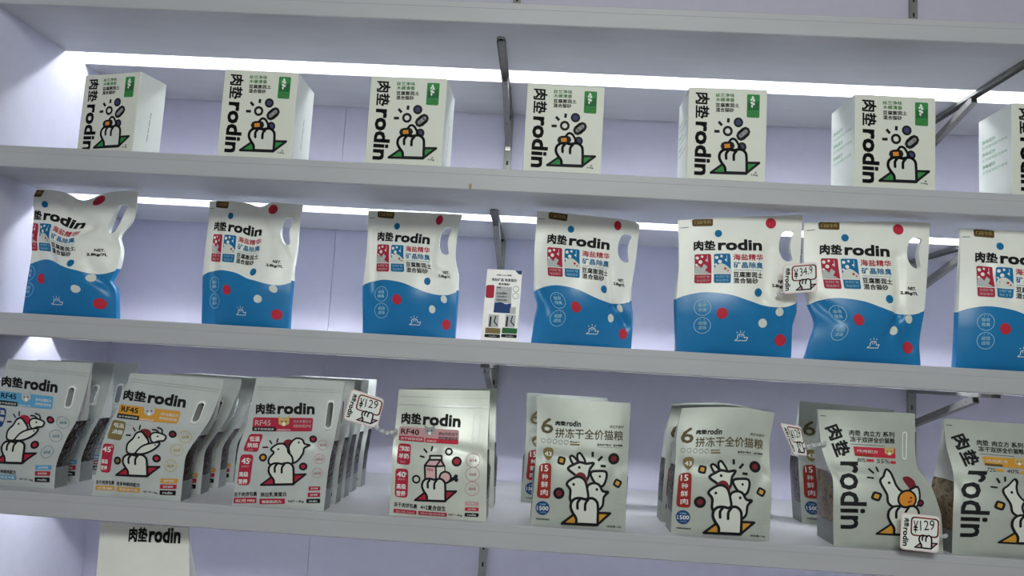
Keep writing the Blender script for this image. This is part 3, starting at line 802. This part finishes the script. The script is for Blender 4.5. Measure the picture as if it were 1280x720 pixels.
SPECS['C'] = (compile_sheet(sheet_C(), OLC), slot_hole(VC, OLC, (507, 178), (495, 275), 13), 'C')
# ---- amber and blue banner bags (chick, cow and fish)
VBg = (100, 445, 3.7875)
OLB = outline((0, 0, 1), [(114.5, 619), (119, 595), (129, 551), (140, 524), (157, 485), (163, 466)], [(225.5, 627.7), (229.5, 590), (233.5, 568), (250, 543), (263.8, 522), (278, 486), (279.5, 474)])
def sheet_B(ban, badge, cap):
    s = Sheet(*VBg); k = 'front_lettering'; il = 'illustration'
    s.stroke('zip_seal', 'seal_line', [(240, 108), (670, 160)], 3); s.stroke('zip_seal', 'seal_line', [(238, 120), (668, 172)], 2)
    s.brand(k, (206, 206), (505, 246), 56, 0.37, 0.03)
    b = 'banner'
    s.rrect(b, ban, [(192, 228), (486, 262), (470, 320), (180, 292)], 10)
    s.rrect(b, 'black', [(182, 270), (290, 284), (286, 304), (178, 292)], 4)
    s.text(b, 'black', 'RF45', (200, 262), (282, 272), 26, 0.025); cat_face(s, b, (338, 262), 26, 'lightgrey')
    s.text(b, 'white', '冻干肉饼双拼', (186, 288), (280, 299), 10); s.text(b, 'white', '成猫幼猫全价粮', (292, 302), (360, 308), 8)
    s.text(b, 'white', '高肉含量配方', (390, 280), (474, 290), 14, 0.015); s.text(b, 'white', '多种鲜肉拼合', (386, 300), (468, 310), 14, 0.015)
    s.rrect('badge', badge, [(158, 300), (225, 312), (200, 400), (128, 390)], 14)
    s.text('badge', 'white', '低温', (160, 336), (212, 342), 22, 0.02); s.text('badge', 'white', '烘焙', (150, 366), (204, 374), 22, 0.02)
    s.rrect('badge', 'crimson', [(112, 412), (166, 418), (142, 554), (96, 548)], 16)
    s.text('badge', 'white', '45', (108, 452), (146, 456), 26, 0.02); s.text('badge', 'white', '%', (148, 432), (158, 433), 9); s.text('badge', 'white', '高级', (102, 508), (132, 511), 22, 0.025); s.text('badge', 'white', '营养', (98, 538), (128, 541), 22, 0.025)
    for a, c in (((226, 374), (246, 375)), ((260, 340), (268, 354)), ((295, 328), (290, 346))): s.stroke(il, 'black', [a, c], 7)
    s.dot(il, (446, 370), 18, cap); s.dot(il, (183, 494), 19, 'bronze'); s.dot(il, (373, 484), 19, 'crimson')
    s.poly(il, cap, [(288, 362), (310, 344), (340, 352), (350, 385), (320, 385)], 3)
    s.blob(il, [(345, 378), (362, 362), (392, 366), (416, 380), (408, 400), (384, 402), (358, 408)], 8)
    s.stroke(il, 'black', [(352, 348), (372, 350), (384, 362)], 7, smooth=3); s.stroke(il, 'black', [(380, 338), (398, 346), (400, 362)], 7, smooth=3)
    s.disc(il, 'black', (380, 380), 4.5, n=8)
    s.blob(il, [(236, 416), (262, 390), (276, 366), (300, 358), (318, 376), (340, 404), (322, 430), (292, 450), (262, 462), (234, 452)], 9)
    s.disc(il, 'black', (290, 386), 5, n=8)
    s.blob(il, [(278, 456), (308, 426), (350, 412), (390, 410), (370, 436), (332, 456), (298, 462)], 8); s.disc(il, 'black', (370, 420), 4, n=8)
    s.hand(il, 214, 330, 464, 562, 10, 'crimson', skew=0.04)
    outline_badges(s, [(500, 384), (462, 446), (432, 520)], 'tan' if ban == 'amber' else 'steel', '益生菌', 28)
    bars(s, [[(386, 580), (466, 583), (464, 605), (384, 602)], [(384, 608), (460, 611), (458, 632), (382, 629)], [(382, 636), (456, 640), (454, 662), (380, 658)]], [ban, 'crimson', 'black'])
    s.text(k, 'black', '冻干肉饼包裹', (76, 606), (164, 610), 20, 0.02); s.text(k, 'black', '含多种鲜肉配方', (176, 612), (290, 621), 20, 0.02)
    s.rrect('badge', ban, [(76, 612), (166, 616), (164, 636), (74, 632)], 4); s.text('badge', 'white', '适口性 MAX', (84, 630), (156, 633), 12, 0.02)
    s.rrect('badge', ban, [(178, 618), (290, 625), (288, 646), (176, 640)], 4); s.text('badge', 'white', '营养更丰富', (190, 636), (278, 642), 12, 0.02)
    s.text(k, 'black', 'NET WT 1.8kg', (304, 648), (370, 656), 11, 0.01)
    return s
HB = slot_hole(VBg, OLB, (576, 235), (552, 300), 14)
SPECS['B'] = (compile_sheet(sheet_B('amber', 'bronze', 'wine'), OLB), HB, 'B')
SPECS['A'] = (compile_sheet(sheet_B('sky', 'navy', 'crimson'), OLB), HB, 'B')
# ---- pink banner bag (milk carton and drumstick)
VD = (475, 465, 3.693)
OLD = outline(VD, [(40, 662), (52, 500), (56, 370), (70, 250), (88, 80)], [(490, 692), (493, 500), (498, 300), (508, 86)])
def sheet_D():
    s = Sheet(*VD); k = 'front_lettering'; il = 'illustration'
    s.stroke('zip_seal', 'seal_line', [(92, 112), (500, 122)], 3); s.stroke('zip_seal', 'seal_line', [(92, 150), (500, 164)], 4); s.stroke('zip_seal', 'rim_plastic', [(92, 156), (500, 170)], 2)
    s.brand(k, (98, 238), (372, 256), 58, 0.34, 0.03)
    b = 'banner'
    s.rrect(b, 'mauve', [(90, 252), (366, 268), (364, 334), (86, 316)], 9)
    s.rrect(b, 'crimson', [(88, 294), (206, 302), (205, 323), (86, 316)], 4); s.rrect(b, 'red', [(212, 304), (362, 314), (362, 333), (211, 324)], 4)
    s.text(b, 'black', 'RF40', (96, 286), (182, 292), 26, 0.02); cat_face(s, b, (232, 272), 24, 'grey')
    s.text(b, 'white', '冻干肉饼双拼', (94, 312), (200, 318), 12); s.text(b, 'white', '成猫幼猫全价粮', (218, 320), (262, 323), 8)
    s.text(b, 'black', '添加羊奶冻干', (272, 291), (360, 296), 15, 0.015); s.text(b, 'black', '呵护肠道吸收', (272, 311), (360, 316), 15, 0.015)
    s.rrect('badge', 'crimson', [(84, 330), (144, 333), (140, 430), (76, 426)], 16)
    s.text('badge', 'white', '添加', (88, 366), (136, 368), 24, 0.025); s.text('badge', 'white', '羊奶', (85, 400), (134, 402), 24, 0.025); s.text('badge', 'pink', '配方', (92, 420), (120, 421), 9)
    s.rrect('badge', 'crimson', [(72, 446), (132, 449), (128, 582), (68, 576)], 16)
    s.text('badge', 'white', '40', (78, 486), (118, 488), 26, 0.02); s.text('badge', 'white', '%', (118, 474), (127, 474), 9); s.text('badge', 'pink', '粗蛋白', (82, 500), (116, 501), 8)
    s.text('badge', 'white', '高级', (76, 540), (120, 542), 24, 0.025); s.text('badge', 'white', '营养', (75, 572), (118, 574), 24, 0.025)
    for a, c in (((190, 388), (206, 392)), ((206, 356), (218, 370)), ((244, 344), (240, 362))): s.stroke(il, 'black', [a, c], 8)
    s.ring(il, 'black', (320, 367), 14, 8); s.dot(il, (356, 412), 23, 'crimson', 0.6); s.ring(il, 'black', (170, 494), 16, 8)
    s.blob(il, [(210, 430), (232, 402), (284, 402), (300, 432), (302, 510), (212, 510)], 9, 'pink', smooth=0)
    s.poly(il, 'panel', [(262, 436), (300, 434), (300, 508), (262, 508)]); s.stroke(il, 'black', [(262, 432), (262, 508)], 8); s.stroke(il, 'black', [(210, 431), (262, 434), (300, 432)], 8)
    s.blob(il, [(234, 386), (288, 386), (288, 404), (234, 404)], 8, 'panel', smooth=0); s.stroke(il, 'black', [(262, 434), (284, 404)], 7)
    s.text(il, 'crimson', 'MILK', (220, 454), (250, 456), 12, 0.02)
    s.stroke(il, 'black', [(318, 502), (346, 488)], 16); s.disc(il, 'black', (352, 480), 9); s.disc(il, 'black', (354, 496), 9)
    s.disc(il, 'black', (304, 484), 30); s.disc(il, 'pink', (304, 484), 21)
    s.hand(il, 198, 304, 490, 590, 10, 'crimson', skew=0.03)
    s.stroke('handle', 'rim_plastic', [(449, 210), (441, 312)], 36, lay=None); s.stroke('handle', 'film_pearl', [(449, 212), (442, 310)], 22)
    outline_badges(s, [(430, 408), (428, 472), (426, 538)], 'mauve', '益生菌', 32)
    bars(s, [[(394, 598), (456, 601), (455, 618), (393, 615)], [(393, 624), (456, 627), (455, 644), (392, 641)], [(392, 650), (456, 653), (455, 670), (391, 667)]], ['mauve', 'red', 'black'])
    s.text(k, 'black', '冻干肉饼包裹', (64, 622), (172, 632), 22, 0.02); s.text(k, 'black', '4+2复合益生', (188, 634), (304, 642), 24, 0.02)
    s.rrect('badge', 'crimson', [(64, 632), (170, 640), (169, 658), (62, 650)], 3); s.text('badge', 'pink', '适口性 MAX', (72, 649), (160, 655), 11, 0.02)
    s.rrect('badge', 'crimson', [(178, 641), (310, 650), (309, 668), (177, 659)], 3); s.text('badge', 'pink', '呵护肠道健康', (188, 657), (300, 664), 11, 0.02)
    s.text(k, 'black', 'NET 1.8kg', (316, 664), (378, 669), 11, 0.01)
    return s
SPECS['D'] = (compile_sheet(sheet_D(), OLD), None, 'E')
# ---- six-in-one bag
VE = (650, 480, 4.0)
OLE = outline(VE, [(52, 678), (70, 500), (82, 300), (86, 66)], [(528, 706), (540, 400), (552, 96)])
def sheet_E():
    s = Sheet(*VE); k = 'front_lettering'; il = 'illustration'
    s.text(k, 'olive', '6', (104, 240), (166, 243), 76, 0.012)
    s.text(k, 'black', '肉垫', (177, 202), (230, 204), 22, 0.05); s.text(k, 'black', 'rodin', (233, 206), (304, 209), 28, 0.035)
    s.text(k, 'olive', '拼冻干全价猫粮', (176, 262), (513, 276), 48, 0.012)
    s.text(k, 'olive', '肉立方系列', (446, 214), (514, 218), 14, 0.01, 0.2)
    for x, y in ((117, 275), (146, 277), (175, 280), (203, 283), (231, 284)): s.ring(k, 'grey', (x, y), 10, 3)
    s.text(k, 'bronze', '添加冻干', (250, 286), (298, 288), 9, 0.02); s.rrect(k, 'bronze', [(250, 290), (298, 292), (298, 299), (250, 297)], 2)
    s.text(k, 'black', '高肉冻干配方・全价猫粮', (385, 299), (511, 304), 10, 0.02); s.stroke(k, 'grey', [(385, 305), (510, 310)], 1.5)
    s.poly('shield_badge', 'bronze', [(118, 318), (140, 308), (166, 316), (166, 344), (144, 372), (120, 346)], 2); s.text('shield_badge', 'white', '43', (124, 350), (158, 352), 22, 0.025)
    r = 'red_badge'
    s.rrect(r, 'darkred', [(98, 388), (158, 384), (152, 556), (84, 550)], 20)
    s.text(r, 'white', '15', (106, 424), (142, 425), 30, 0.015); s.text(r, 'white', '种', (110, 462), (140, 463), 26, 0.01); s.text(r, 'white', '鲜', (106, 500), (140, 501), 28, 0.01); s.text(r, 'white', '肉', (104, 538), (140, 539), 28, 0.01)
    s.disc('round_badge', 'navy', (114, 600), 35, 34); s.text('round_badge', 'white', '1500', (86, 610), (142, 612), 20, 0.02); s.text('round_badge', 'paleblue', 'mg/kg', (98, 623), (130, 624), 7); s.text('round_badge', 'paleblue', '牛磺酸', (98, 586), (130, 587), 9)
    for a, c in (((363, 328), (363, 353)), ((411, 350), (390, 372)), ((402, 396), (428, 398))): s.stroke(il, 'black', [a, c], 12, cap=False)
    s.nugget(il, (208, 372), 22, 'amber', 0.25); s.dot(il, (468, 362), 28, 'wine', 0.5); s.dot(il, (195, 527), 28, 'wine', 0.5); s.nugget(il, (487, 480), 22, 'amber', 0.5)
    s.blob(il, [(352, 428), (395, 420), (430, 426), (428, 464), (408, 494), (372, 474)], 12, smooth=3); s.disc(il, 'black', (398, 446), 6, n=8)
    s.blob(il, [(268, 390), (250, 356), (266, 350), (292, 384)], 11); s.blob(il, [(296, 380), (286, 346), (302, 336), (326, 378)], 11)
    s.blob(il, [(240, 408), (270, 390), (300, 380), (332, 386), (368, 384), (348, 412), (340, 450), (318, 478), (290, 450), (266, 432)], 12)
    s.disc(il, 'black', (296, 404), 7, n=8)
    s.poly(il, 'wine', [(272, 446), (298, 426), (326, 438), (336, 478), (318, 500), (295, 460)], 3)
    s.blob(il, [(336, 496), (364, 478), (394, 486), (412, 516), (440, 522), (418, 544), (410, 590), (372, 610), (338, 560)], 12); s.disc(il, 'black', (383, 508), 7, n=8); s.disc(il, 'black', (430, 524), 8, n=8)
    s.blob(il, [(234, 482), (256, 460), (290, 448), (320, 462), (334, 500), (338, 560), (290, 590), (252, 560), (252, 510)], 12); s.disc(il, 'black', (268, 484), 7, n=8)
    s.hand(il, 254, 388, 548, 672, 13, 'amber', skew=0.04)
    for y in (556, 606, 650):
        s.rect('small_icon', 'lightgrey', 470, y, 500, y+24, 6, 2)
    s.text(k, 'black', '肉垫宠物食品', (82, 656), (148, 660), 8, 0.02); s.text(k, 'black', '净含量1.5kg', (434, 690), (506, 694), 10, 0.02)
    return s
SPECS['E'] = (compile_sheet(sheet_E(), OLE), None, 'E')
# ---- two-in-one bag with big vertical lettering
VH = (1020, 500, 4.5)
OLH = outline(VH, [(98, 880), (96, 700), (94, 480), (66, 400), (30, 275), (8, 52)], [(716, 925), (706, 720), (690, 640), (640, 500), (575, 410), (558, 300), (556, 76)])
def sheet_H(ban, cap, disc, n1, n2):
    s = Sheet(*VH); k = 'front_lettering'; il = 'illustration'
    s.text(k, 'black', '—', (22, 92), (56, 94), 3)
    s.text(k, 'black', '肉', (46, 165), (78, 245), 84, 0.035); s.text(k, 'black', '垫', (82, 258), (112, 345), 84, 0.035); s.text(k, 'black', 'rodin', (128, 366), (132, 775), 138, 0.018)
    s.text(k, 'black', '肉垫', (178, 208), (238, 211), 34, 0.02); s.text(k, 'black', '肉立方', (256, 212), (350, 216), 32, 0.02); s.text(k, 'black', '系列', (362, 217), (430, 220), 32, 0.02)
    s.text(k, 'black', '冻干双拼全价猫粮', (182, 246), (430, 258), 33, 0.02); s.stroke(k, 'black', [(188, 260), (370, 270)], 2)
    s.rrect('banner', ban, [(198, 274), (432, 286), (432, 346), (206, 330)], 5); s.rrect('banner', cap, [(206, 316), (300, 322), (300, 336), (208, 330)], 2); cat_face(s, 'banner', (396, 304), 28)
    s.text('banner', 'white', '鸡肉配方', (214, 308), (330, 316), 18, 0.01)
    s.text(k, 'black', n1, (218, 366), (262, 369), 24, 0.0); s.rrect(k, ban, [(266, 348), (306, 351), (306, 366), (266, 363)], 2)
    s.text(k, 'black', n2, (322, 371), (394, 376), 24, 0.0); s.rrect(k, ban, [(400, 360), (432, 362), (432, 378), (400, 376)], 2)
    s.stroke('handle', 'rim_plastic', [(494, 200), (489, 340)], 30); s.stroke('handle', 'film_grey', [(493, 202), (489, 338)], 18)
    for a, c in (((280, 408), (306, 432)), ((320, 398), (332, 422)), ((276, 460), (306, 464))): s.stroke(il, 'black', [a, c], 10)
    s.nugget(il, (320, 572), 30, 'amber', 0.35)
    s.poly(il, 'wine', [(470, 470), (500, 455), (540, 480), (552, 530), (520, 540)], 3)
    s.blob(il, [(342, 486), (362, 450), (374, 410), (400, 430), (416, 470), (430, 510), (470, 545), (560, 520), (560, 620), (480, 660), (390, 620), (376, 560)], 13)
    s.disc(il, 'black', (389, 491), 8)
    s.disc(il, 'black', (490, 590), 58); s.disc(il, disc, (490, 590), 46); s.disc(il, cap, (512, 582), 7); s.disc(il, cap, (498, 606), 6); s.disc(il, 'wine', (510, 602), 5)
    s.disc(il, 'black', (572, 616), 22); s.disc(il, 'wine', (572, 616), 11)
    s.hand(il, 384, 560, 628, 800, 14, 'amber', skew=0.05)
    return s
HH = slot_hole(VH, OLH, (494, 200), (489, 340), 12)
SPECS['H'] = (compile_sheet(sheet_H('red', 'darkred', 'orange', '80%', '55%'), OLH), None, 'E')
SPECS['I'] = (compile_sheet(sheet_H('amber', 'brown', 'orange', '72%', '40%'), OLH), None, 'E')

Z3 = ZB+SH['3']
def food_bag(spec, ol, Y0, Tb, seed, film, label, group, win=True, wr=0.0012, bulge=0.010, kib='kibble_dark', lean=None):
    comp, hole, key = SPECS[spec]
    pc = Pouch(ol, Y0, Z3, Tb, seed, wr=wr, bulge=bulge, lean=lean, fat=0.003, creases=[(0.0, .55, .45, .53, .003, .06), (.5, .56, 1.0, .5, .003, .06), (.1, .5, .2, .1, .002, .05), (.85, .45, .75, .15, .0025, .06)])
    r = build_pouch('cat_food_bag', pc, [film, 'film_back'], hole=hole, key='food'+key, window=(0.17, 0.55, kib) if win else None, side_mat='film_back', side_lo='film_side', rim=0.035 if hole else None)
    tag(r, label, 'bag', group)
    lay_print(comp, pc.front, r)
    return r, pc
def behind_at(root, px, py, Y, label, film=None):
    w0 = on_y([(px, py)], Y)[0]
    return copy_tree(root, (float(w0[0]), Y+0.035, root.location[2]), 0.0, label)
def behind(root, n, dy, labels, dx=0.0, jx=0.0, jr=0.0, seed=1, dz=0.0):
    rn = random.Random(seed); x, y, z = root.location
    for i in range(n):
        copy_tree(root, (x+dx*(i+1)+rn.uniform(-jx, jx), y+dy*(i+1), z), rn.uniform(-jr, jr), labels[i])
OLA = outline((0, 0, 1), [(-33, 600), (-29, 575), (-22, 545), (-12, 515), (3, 470), (10, 449)], [(68, 607), (70.6, 579), (76, 563), (86, 541), (97.6, 520), (109, 482), (115.5, 453.5)])
A, _ = food_bag('A', OLA, 0.06, 0.05, 31, 'film_silver', 'silver cat food bag with blue banner at the left edge, front of its row', 'blue-banner cat food bags')
behind(A, 2, 0.11, ['silver cat food bag directly behind the blue-banner bag', 'rearmost silver cat food bag behind the blue-banner bag'], jx=0.006, jr=0.06, seed=4)
B, _ = food_bag('B', OLB, 0.012, 0.05, 32, 'film_silver', 'silver cat food bag with amber banner, front of its row', 'amber-banner cat food bags')
behind(B, 3, 0.095, ['silver cat food bag directly behind the amber-banner bag', 'third silver cat food bag behind the amber-banner bag', 'rearmost silver cat food bag behind the amber-banner bag'], dx=0.0, jx=0.005, jr=0.05, seed=5)
C, _ = food_bag('C', OLC, 0.012, 0.05, 33, 'film_silver', 'silver cat food bag with crimson banner and two chicks, front of its row', 'crimson-banner cat food bags')
behind(C, 4, 0.088, ['silver cat food bag directly behind the crimson-banner bag', 'third silver cat food bag behind the crimson-banner bag', 'fourth silver cat food bag behind the crimson-banner bag', 'rearmost silver cat food bag behind the crimson-banner bag'], dx=0.0, jx=0.003, jr=0.02, seed=6)
D, _ = food_bag('D', OLD, 0.02, 0.075, 34, 'film_pearl', 'pearly cat food bag with pink banner and milk carton drawing, front one', 'milk carton cat food bags')
behind_at(D, 567, 552, 0.2, 'pearly cat food bag half hidden behind the milk carton bag')
Eb, _ = food_bag('E', OLE, 0.03, 0.07, 35, 'film_grey', 'flat-faced grey-white cat food bag with red badge right of the milk carton bag', 'red-badge cat food bags')
behind_at(Eb, 706, 552, 0.3, 'grey-white cat food bag half hidden behind the first red-badge bag')
OLF = outline((820, 490, 4.232), [(80, 690), (90, 520), (104, 350), (110, 210), (138, 85)], [(600, 712), (612, 500), (600, 280), (628, 110)], [(138, 85), (300, 80), (470, 84), (628, 110)])
Fb_, _ = food_bag('E', OLF, 0.035, 0.07, 36, 'film_grey', 'grey-white cat food bag with round red badge and flared top, front of its row', 'red-badge cat food bags')
behind_at(Fb_, 886, 575, 0.16, 'grey-white cat food bag directly behind the flared-top red-badge bag'); behind_at(Fb_, 884, 565, 0.29, 'rearmost grey-white cat food bag behind the flared-top red-badge bag')
OLG = outline((0, 0, 1), [(1003, 629), (1001, 605), (998, 560), (998, 530), (999.5, 501)], [(1117, 640), (1116, 570), (1118, 512)])
G, _ = food_bag('E', OLG, 0.27, 0.07, 37, 'film_grey', 'grey-white cat food bag set back behind the bent price tag', 'red-badge cat food bags')
H, _ = food_bag('H', OLH, 0.02, 0.1, 38, 'film_grey', 'grey-white bag with big vertical lettering and red banner, kibble window', 'big-lettered cat food bags', kib='kibble_brown', bulge=0.02, wr=0.002)
OLI = outline((0, 0, 1), [(1190, 702), (1191, 655), (1192, 600), (1183, 560), (1179, 523)], [(1335, 716), (1332, 660), (1312, 620), (1306, 580), (1304, 532)])
I, _ = food_bag('I', OLI, 0.02, 0.1, 39, 'film_grey', 'grey-white bag with big vertical lettering and amber banner at the right edge', 'big-lettered cat food bags', kib='kibble_brown', bulge=0.02)
# one bag top shows below the third shelf
OLJ = outline((0, 0, 1), [(122, 800), (120, 740), (126, 652)], [(238, 806), (240, 750), (236, 660)])
def sheet_J():
    s = Sheet(0, 0, 1); s.brand('front_lettering', (162, 672), (226, 675), 16, 0.36, 0.03); return s
SPECS['J'] = (compile_sheet(sheet_J(), OLJ), None, 'E')
_z = Z3; Z3 = ZB+SH['4']
J, _ = food_bag('J', OLJ, 0.05, 0.06, 41, 'film_white', 'white bag top peeking out under the shelf of silver bags', None)
Z3 = _z

# ================================================================== small leaflet
VP = (595, 325, 6.543)
def leaflet():
    ol = quad_ol(VP, (85, 60), (378, 72), (332, 668), (38, 652)); s = Sheet(*VP); k = 'print'
    s.poly(k, 'navy', [(318, 72), (375, 74), (370, 108), (345, 104)], 0)
    s.text(k, 'black', '肉垫 rodin 宠物', (165, 116), (288, 121), 12, 0.03)
    s.text(k, 'night', '海盐矿晶 除臭猫砂', (122, 160), (332, 172), 26, 0.02); s.text(k, 'black', '混合猫砂', (178, 196), (272, 201), 20, 0.03)
    s.rrect(k, 'crimson', [(78, 196), (148, 194), (142, 306), (72, 302)], 18)
    s.poly(k, 'lightgrey', [(160, 206), (290, 214), (285, 350), (148, 344)])
    s.poly(k, 'navy', [(148, 344), (200, 338), (240, 356), (286, 350), (282, 432), (140, 424)])
    s.text(k, 'black', 'rodin', (165, 272), (252, 276), 20, 0.03); s.text(k, 'steel', '海盐精华', (165, 300), (250, 304), 18, 0.02); s.text(k, 'black', '豆腐混合猫砂', (162, 328), (252, 332), 16, 0.02)
    s.text(k, 'black', '肉垫', (168, 222), (200, 224), 14, 0.03); s.ring(k, 'grey', (325, 230), 24, 4); s.ring(k, 'grey', (322, 288), 24, 4)
    s.poly(k, 'steel', [(315, 360), (330, 340), (358, 336), (352, 436), (310, 430)]); s.poly(k, 'lightgrey', [(278, 384), (325, 380), (322, 436), (274, 434)], 0)
    for x, b in ((75, 'bronze'), (212, 'darkgreen')):
        s.poly(k, 'lightgrey', [(x+28, 440), (x+112, 446), (x+104, 548), (x+22, 544)]); s.stroke(k, 'black', [(x+45, 458), (x+36, 540)], 14, cap=False)
        s.stroke(k, 'black', [(x+85, 456), (x+72, 500), (x+98, 530)], 9); s.rrect(k, b, [(x+2, 548), (x+125, 556), (x+122, 600), (x-2, 594)], 5)
        s.rrect(k, 'black', [(x-4, 600), (x+122, 606), (x+120, 634), (x-8, 626)], 8); s.text(k, 'white', 'rodin', (x+30, 622), (x+90, 626), 12, 0.02)
    Y = 0.03; C = on_y(np.array([ol['L'][0], ol['R'][0], ol['R'][-1], ol['L'][-1]]), Y); zb = ZB+SH['2']
    C[0, 2] = C[1, 2] = zb
    org = np.array([(C[0, 0]+C[1, 0])/2, Y+0.03, zb]); root = empty('leaflet', org); tag(root, 'small printed white leaflet standing in front of the centre upright', 'leaflet')
    Cf = C-org
    Cf[2:, 1] += 0.03; Bk = Cf+np.array([0, 0.0012, 0])
    o = make('card', np.concatenate([Cf, Bk]), [(0, 1, 2, 3), (7, 6, 5, 4), (0, 4, 5, 1), (1, 5, 6, 2), (2, 6, 7, 3), (3, 7, 4, 0)], 'card_white', parent=root)
    make('stand', *box_vf(-0.03, 0.03, -0.028, 0.03, 0.0, 0.003), 'clear_plastic', parent=root)
    def mp(s_, t_):
        s1, t1 = s_[:, None], t_[:, None]; P = (1-t1)*((1-s1)*Cf[0]+s1*Cf[1])+t1*((1-s1)*Cf[3]+s1*Cf[2])
        return P, np.tile(np.array([0, -1.0, 0]), (len(s_), 1))
    lay_print(compile_sheet(s, ol, cut=False), mp, root, base=0.0003)
leaflet()

# ================================================================== handwritten price tags on clear beaded sticks
def price_tag(view, Q, Ys, price, label, chain=None, chainY=None, frame='darkred', top_fill=True):
    """Q: TL, TR, BR, BL in view pixels with one depth for each corner"""
    o = np.array(view[:2], float); P = np.array(Q, float)/view[2]+o; C = on_y(P, Ys)
    nq = np.cross(C[1]-C[0], C[3]-C[0]); v = rays(P[2])[0]; C[2] = CAM+v*((C[0]-CAM)@nq)/(v@nq)     # fourth corner on the plane of the other three
    org = C.mean(0); root = empty('price_tag', org); tag(root, label, 'price tag', 'handwritten price tags')
    Cf = C-org; n = np.cross(Cf[1]-Cf[0], Cf[3]-Cf[0]); n /= np.linalg.norm(n)
    if n[1] > 0: n = -n
    def mp(s_, t_):
        s1, t1 = s_[:, None], t_[:, None]; X = (1-t1)*((1-s1)*Cf[3]+s1*Cf[2])+t1*((1-s1)*Cf[0]+s1*Cf[1])
        return X, np.tile(n, (len(s_), 1))
    # rounded card
    pts = []
    for cx, cy, a0 in ((.9, .9, 0), (.1, .9, 90), (.1, .1, 180), (.9, .1, 270)):
        for k in range(6): a = math.radians(a0+18*k); pts.append((cx+.1*math.cos(a), cy+.1*math.sin(a)))
    pts = np.array(pts); X, N = mp(pts[:, 0], pts[:, 1]); k = len(pts)
    make('card', np.concatenate([X, X-N*0.001]), [tuple(range(k))[::-1], tuple(range(k, 2*k))]+[(i, (i+1) % k, k+(i+1) % k, k+i) for i in range(k)], 'card_pink', parent=root)
    s = Sheet(0, 0, 1); b = 'print'
    s.rect(b, 'white', 3, 3, 97, 97, 10)
    s.text(b, 'black', '肉垫', (8, 14), (8, 38), 13, 0.04); s.text(b, 'black', 'rodin', (6, 40), (6, 90), 15, 0.035)
    s.rect(b, frame, 27, 9, 96, 58, 10, 4)
    s.text('handwriting', 'black', '¥', (32, 52), (44, 52), 34, 0.01); s.text('handwriting', 'black', price, (50, 44), (87, 38), 27, 0.0, 0.1)
    s.hand(b, 48, 80, 56, 90, 4, 'mauve', fill='white')
    comp = compile_sheet(s, outline((0, 0, 1), [(0, 100), (0, 0)], [(100, 100), (100, 0)]), cut=False)
    lay_print(comp, mp, root, base=0.0003)
    if chain:
        W = on_y(np.array(chain, float)/view[2]+o, chainY)-org
        for i in range(len(W)-1):
            a, c = Vector(W[i]), Vector(W[i+1]); d = (c-a); l = d.length; u = d.normalized(); bm = bmesh.new()
            bmesh.ops.create_uvsphere(bm, u_segments=10, v_segments=6, radius=1.0)
            M = Matrix.Translation((a+c)/2) @ u.to_track_quat('Z', 'Y').to_matrix().to_4x4() @ Matrix.Diagonal((0.0042, 0.0052, l*0.53, 1))
            bm.transform(M); me = bpy.data.meshes.new('chain_bead'); bm.to_mesh(me); bm.free(); me.materials.append(MATS['clear_plastic'])
            me.polygons.foreach_set('use_smooth', np.ones(len(me.polygons), dtype=bool))
            ob = bpy.data.objects.new('chain_bead', me); COL.objects.link(ob); ob.parent = root
price_tag((420, 475, 9.0), [(180, 98), (545, 218), (462, 545), (82, 440)], [-0.005]*4, '129', 'price tag reading 129 on a clear beaded stick left of the milk carton bag', [(440, 505), (490, 560), (545, 592), (600, 600), (650, 578), (690, 566)], [-0.004, -0.002, 0.0, 0.005, 0.012, 0.03])
price_tag((970, 310, 10.29), [(88, 215), (528, 178), (535, 560), (92, 592)], [-0.004, -0.004, -0.004, -0.004], '34.9', 'price tag reading 34.9 between two blue and white pouches', [(80, 560), (50, 590), (20, 600)], [0.0, 0.004, 0.012])
price_tag((970, 490, 4.235), [(20, 163), (132, 182), (166, 338), (96, 332)], [-0.02, 0.012, 0.02, -0.01], '129', 'bent price tag reading 129 left of the red-banner bag', [(158, 290), (188, 284), (212, 280), (240, 274), (268, 270)], [0.03, 0.032, 0.035, 0.038, 0.045])
price_tag((1020, 500, 4.5), [(480, 632), (698, 656), (690, 862), (472, 838)], [-0.03, -0.03, -0.03, -0.03], '129', 'price tag at the bottom edge in front of the red-banner bag', [(690, 760), (715, 770), (740, 760)], [-0.028, -0.02, 0.0])
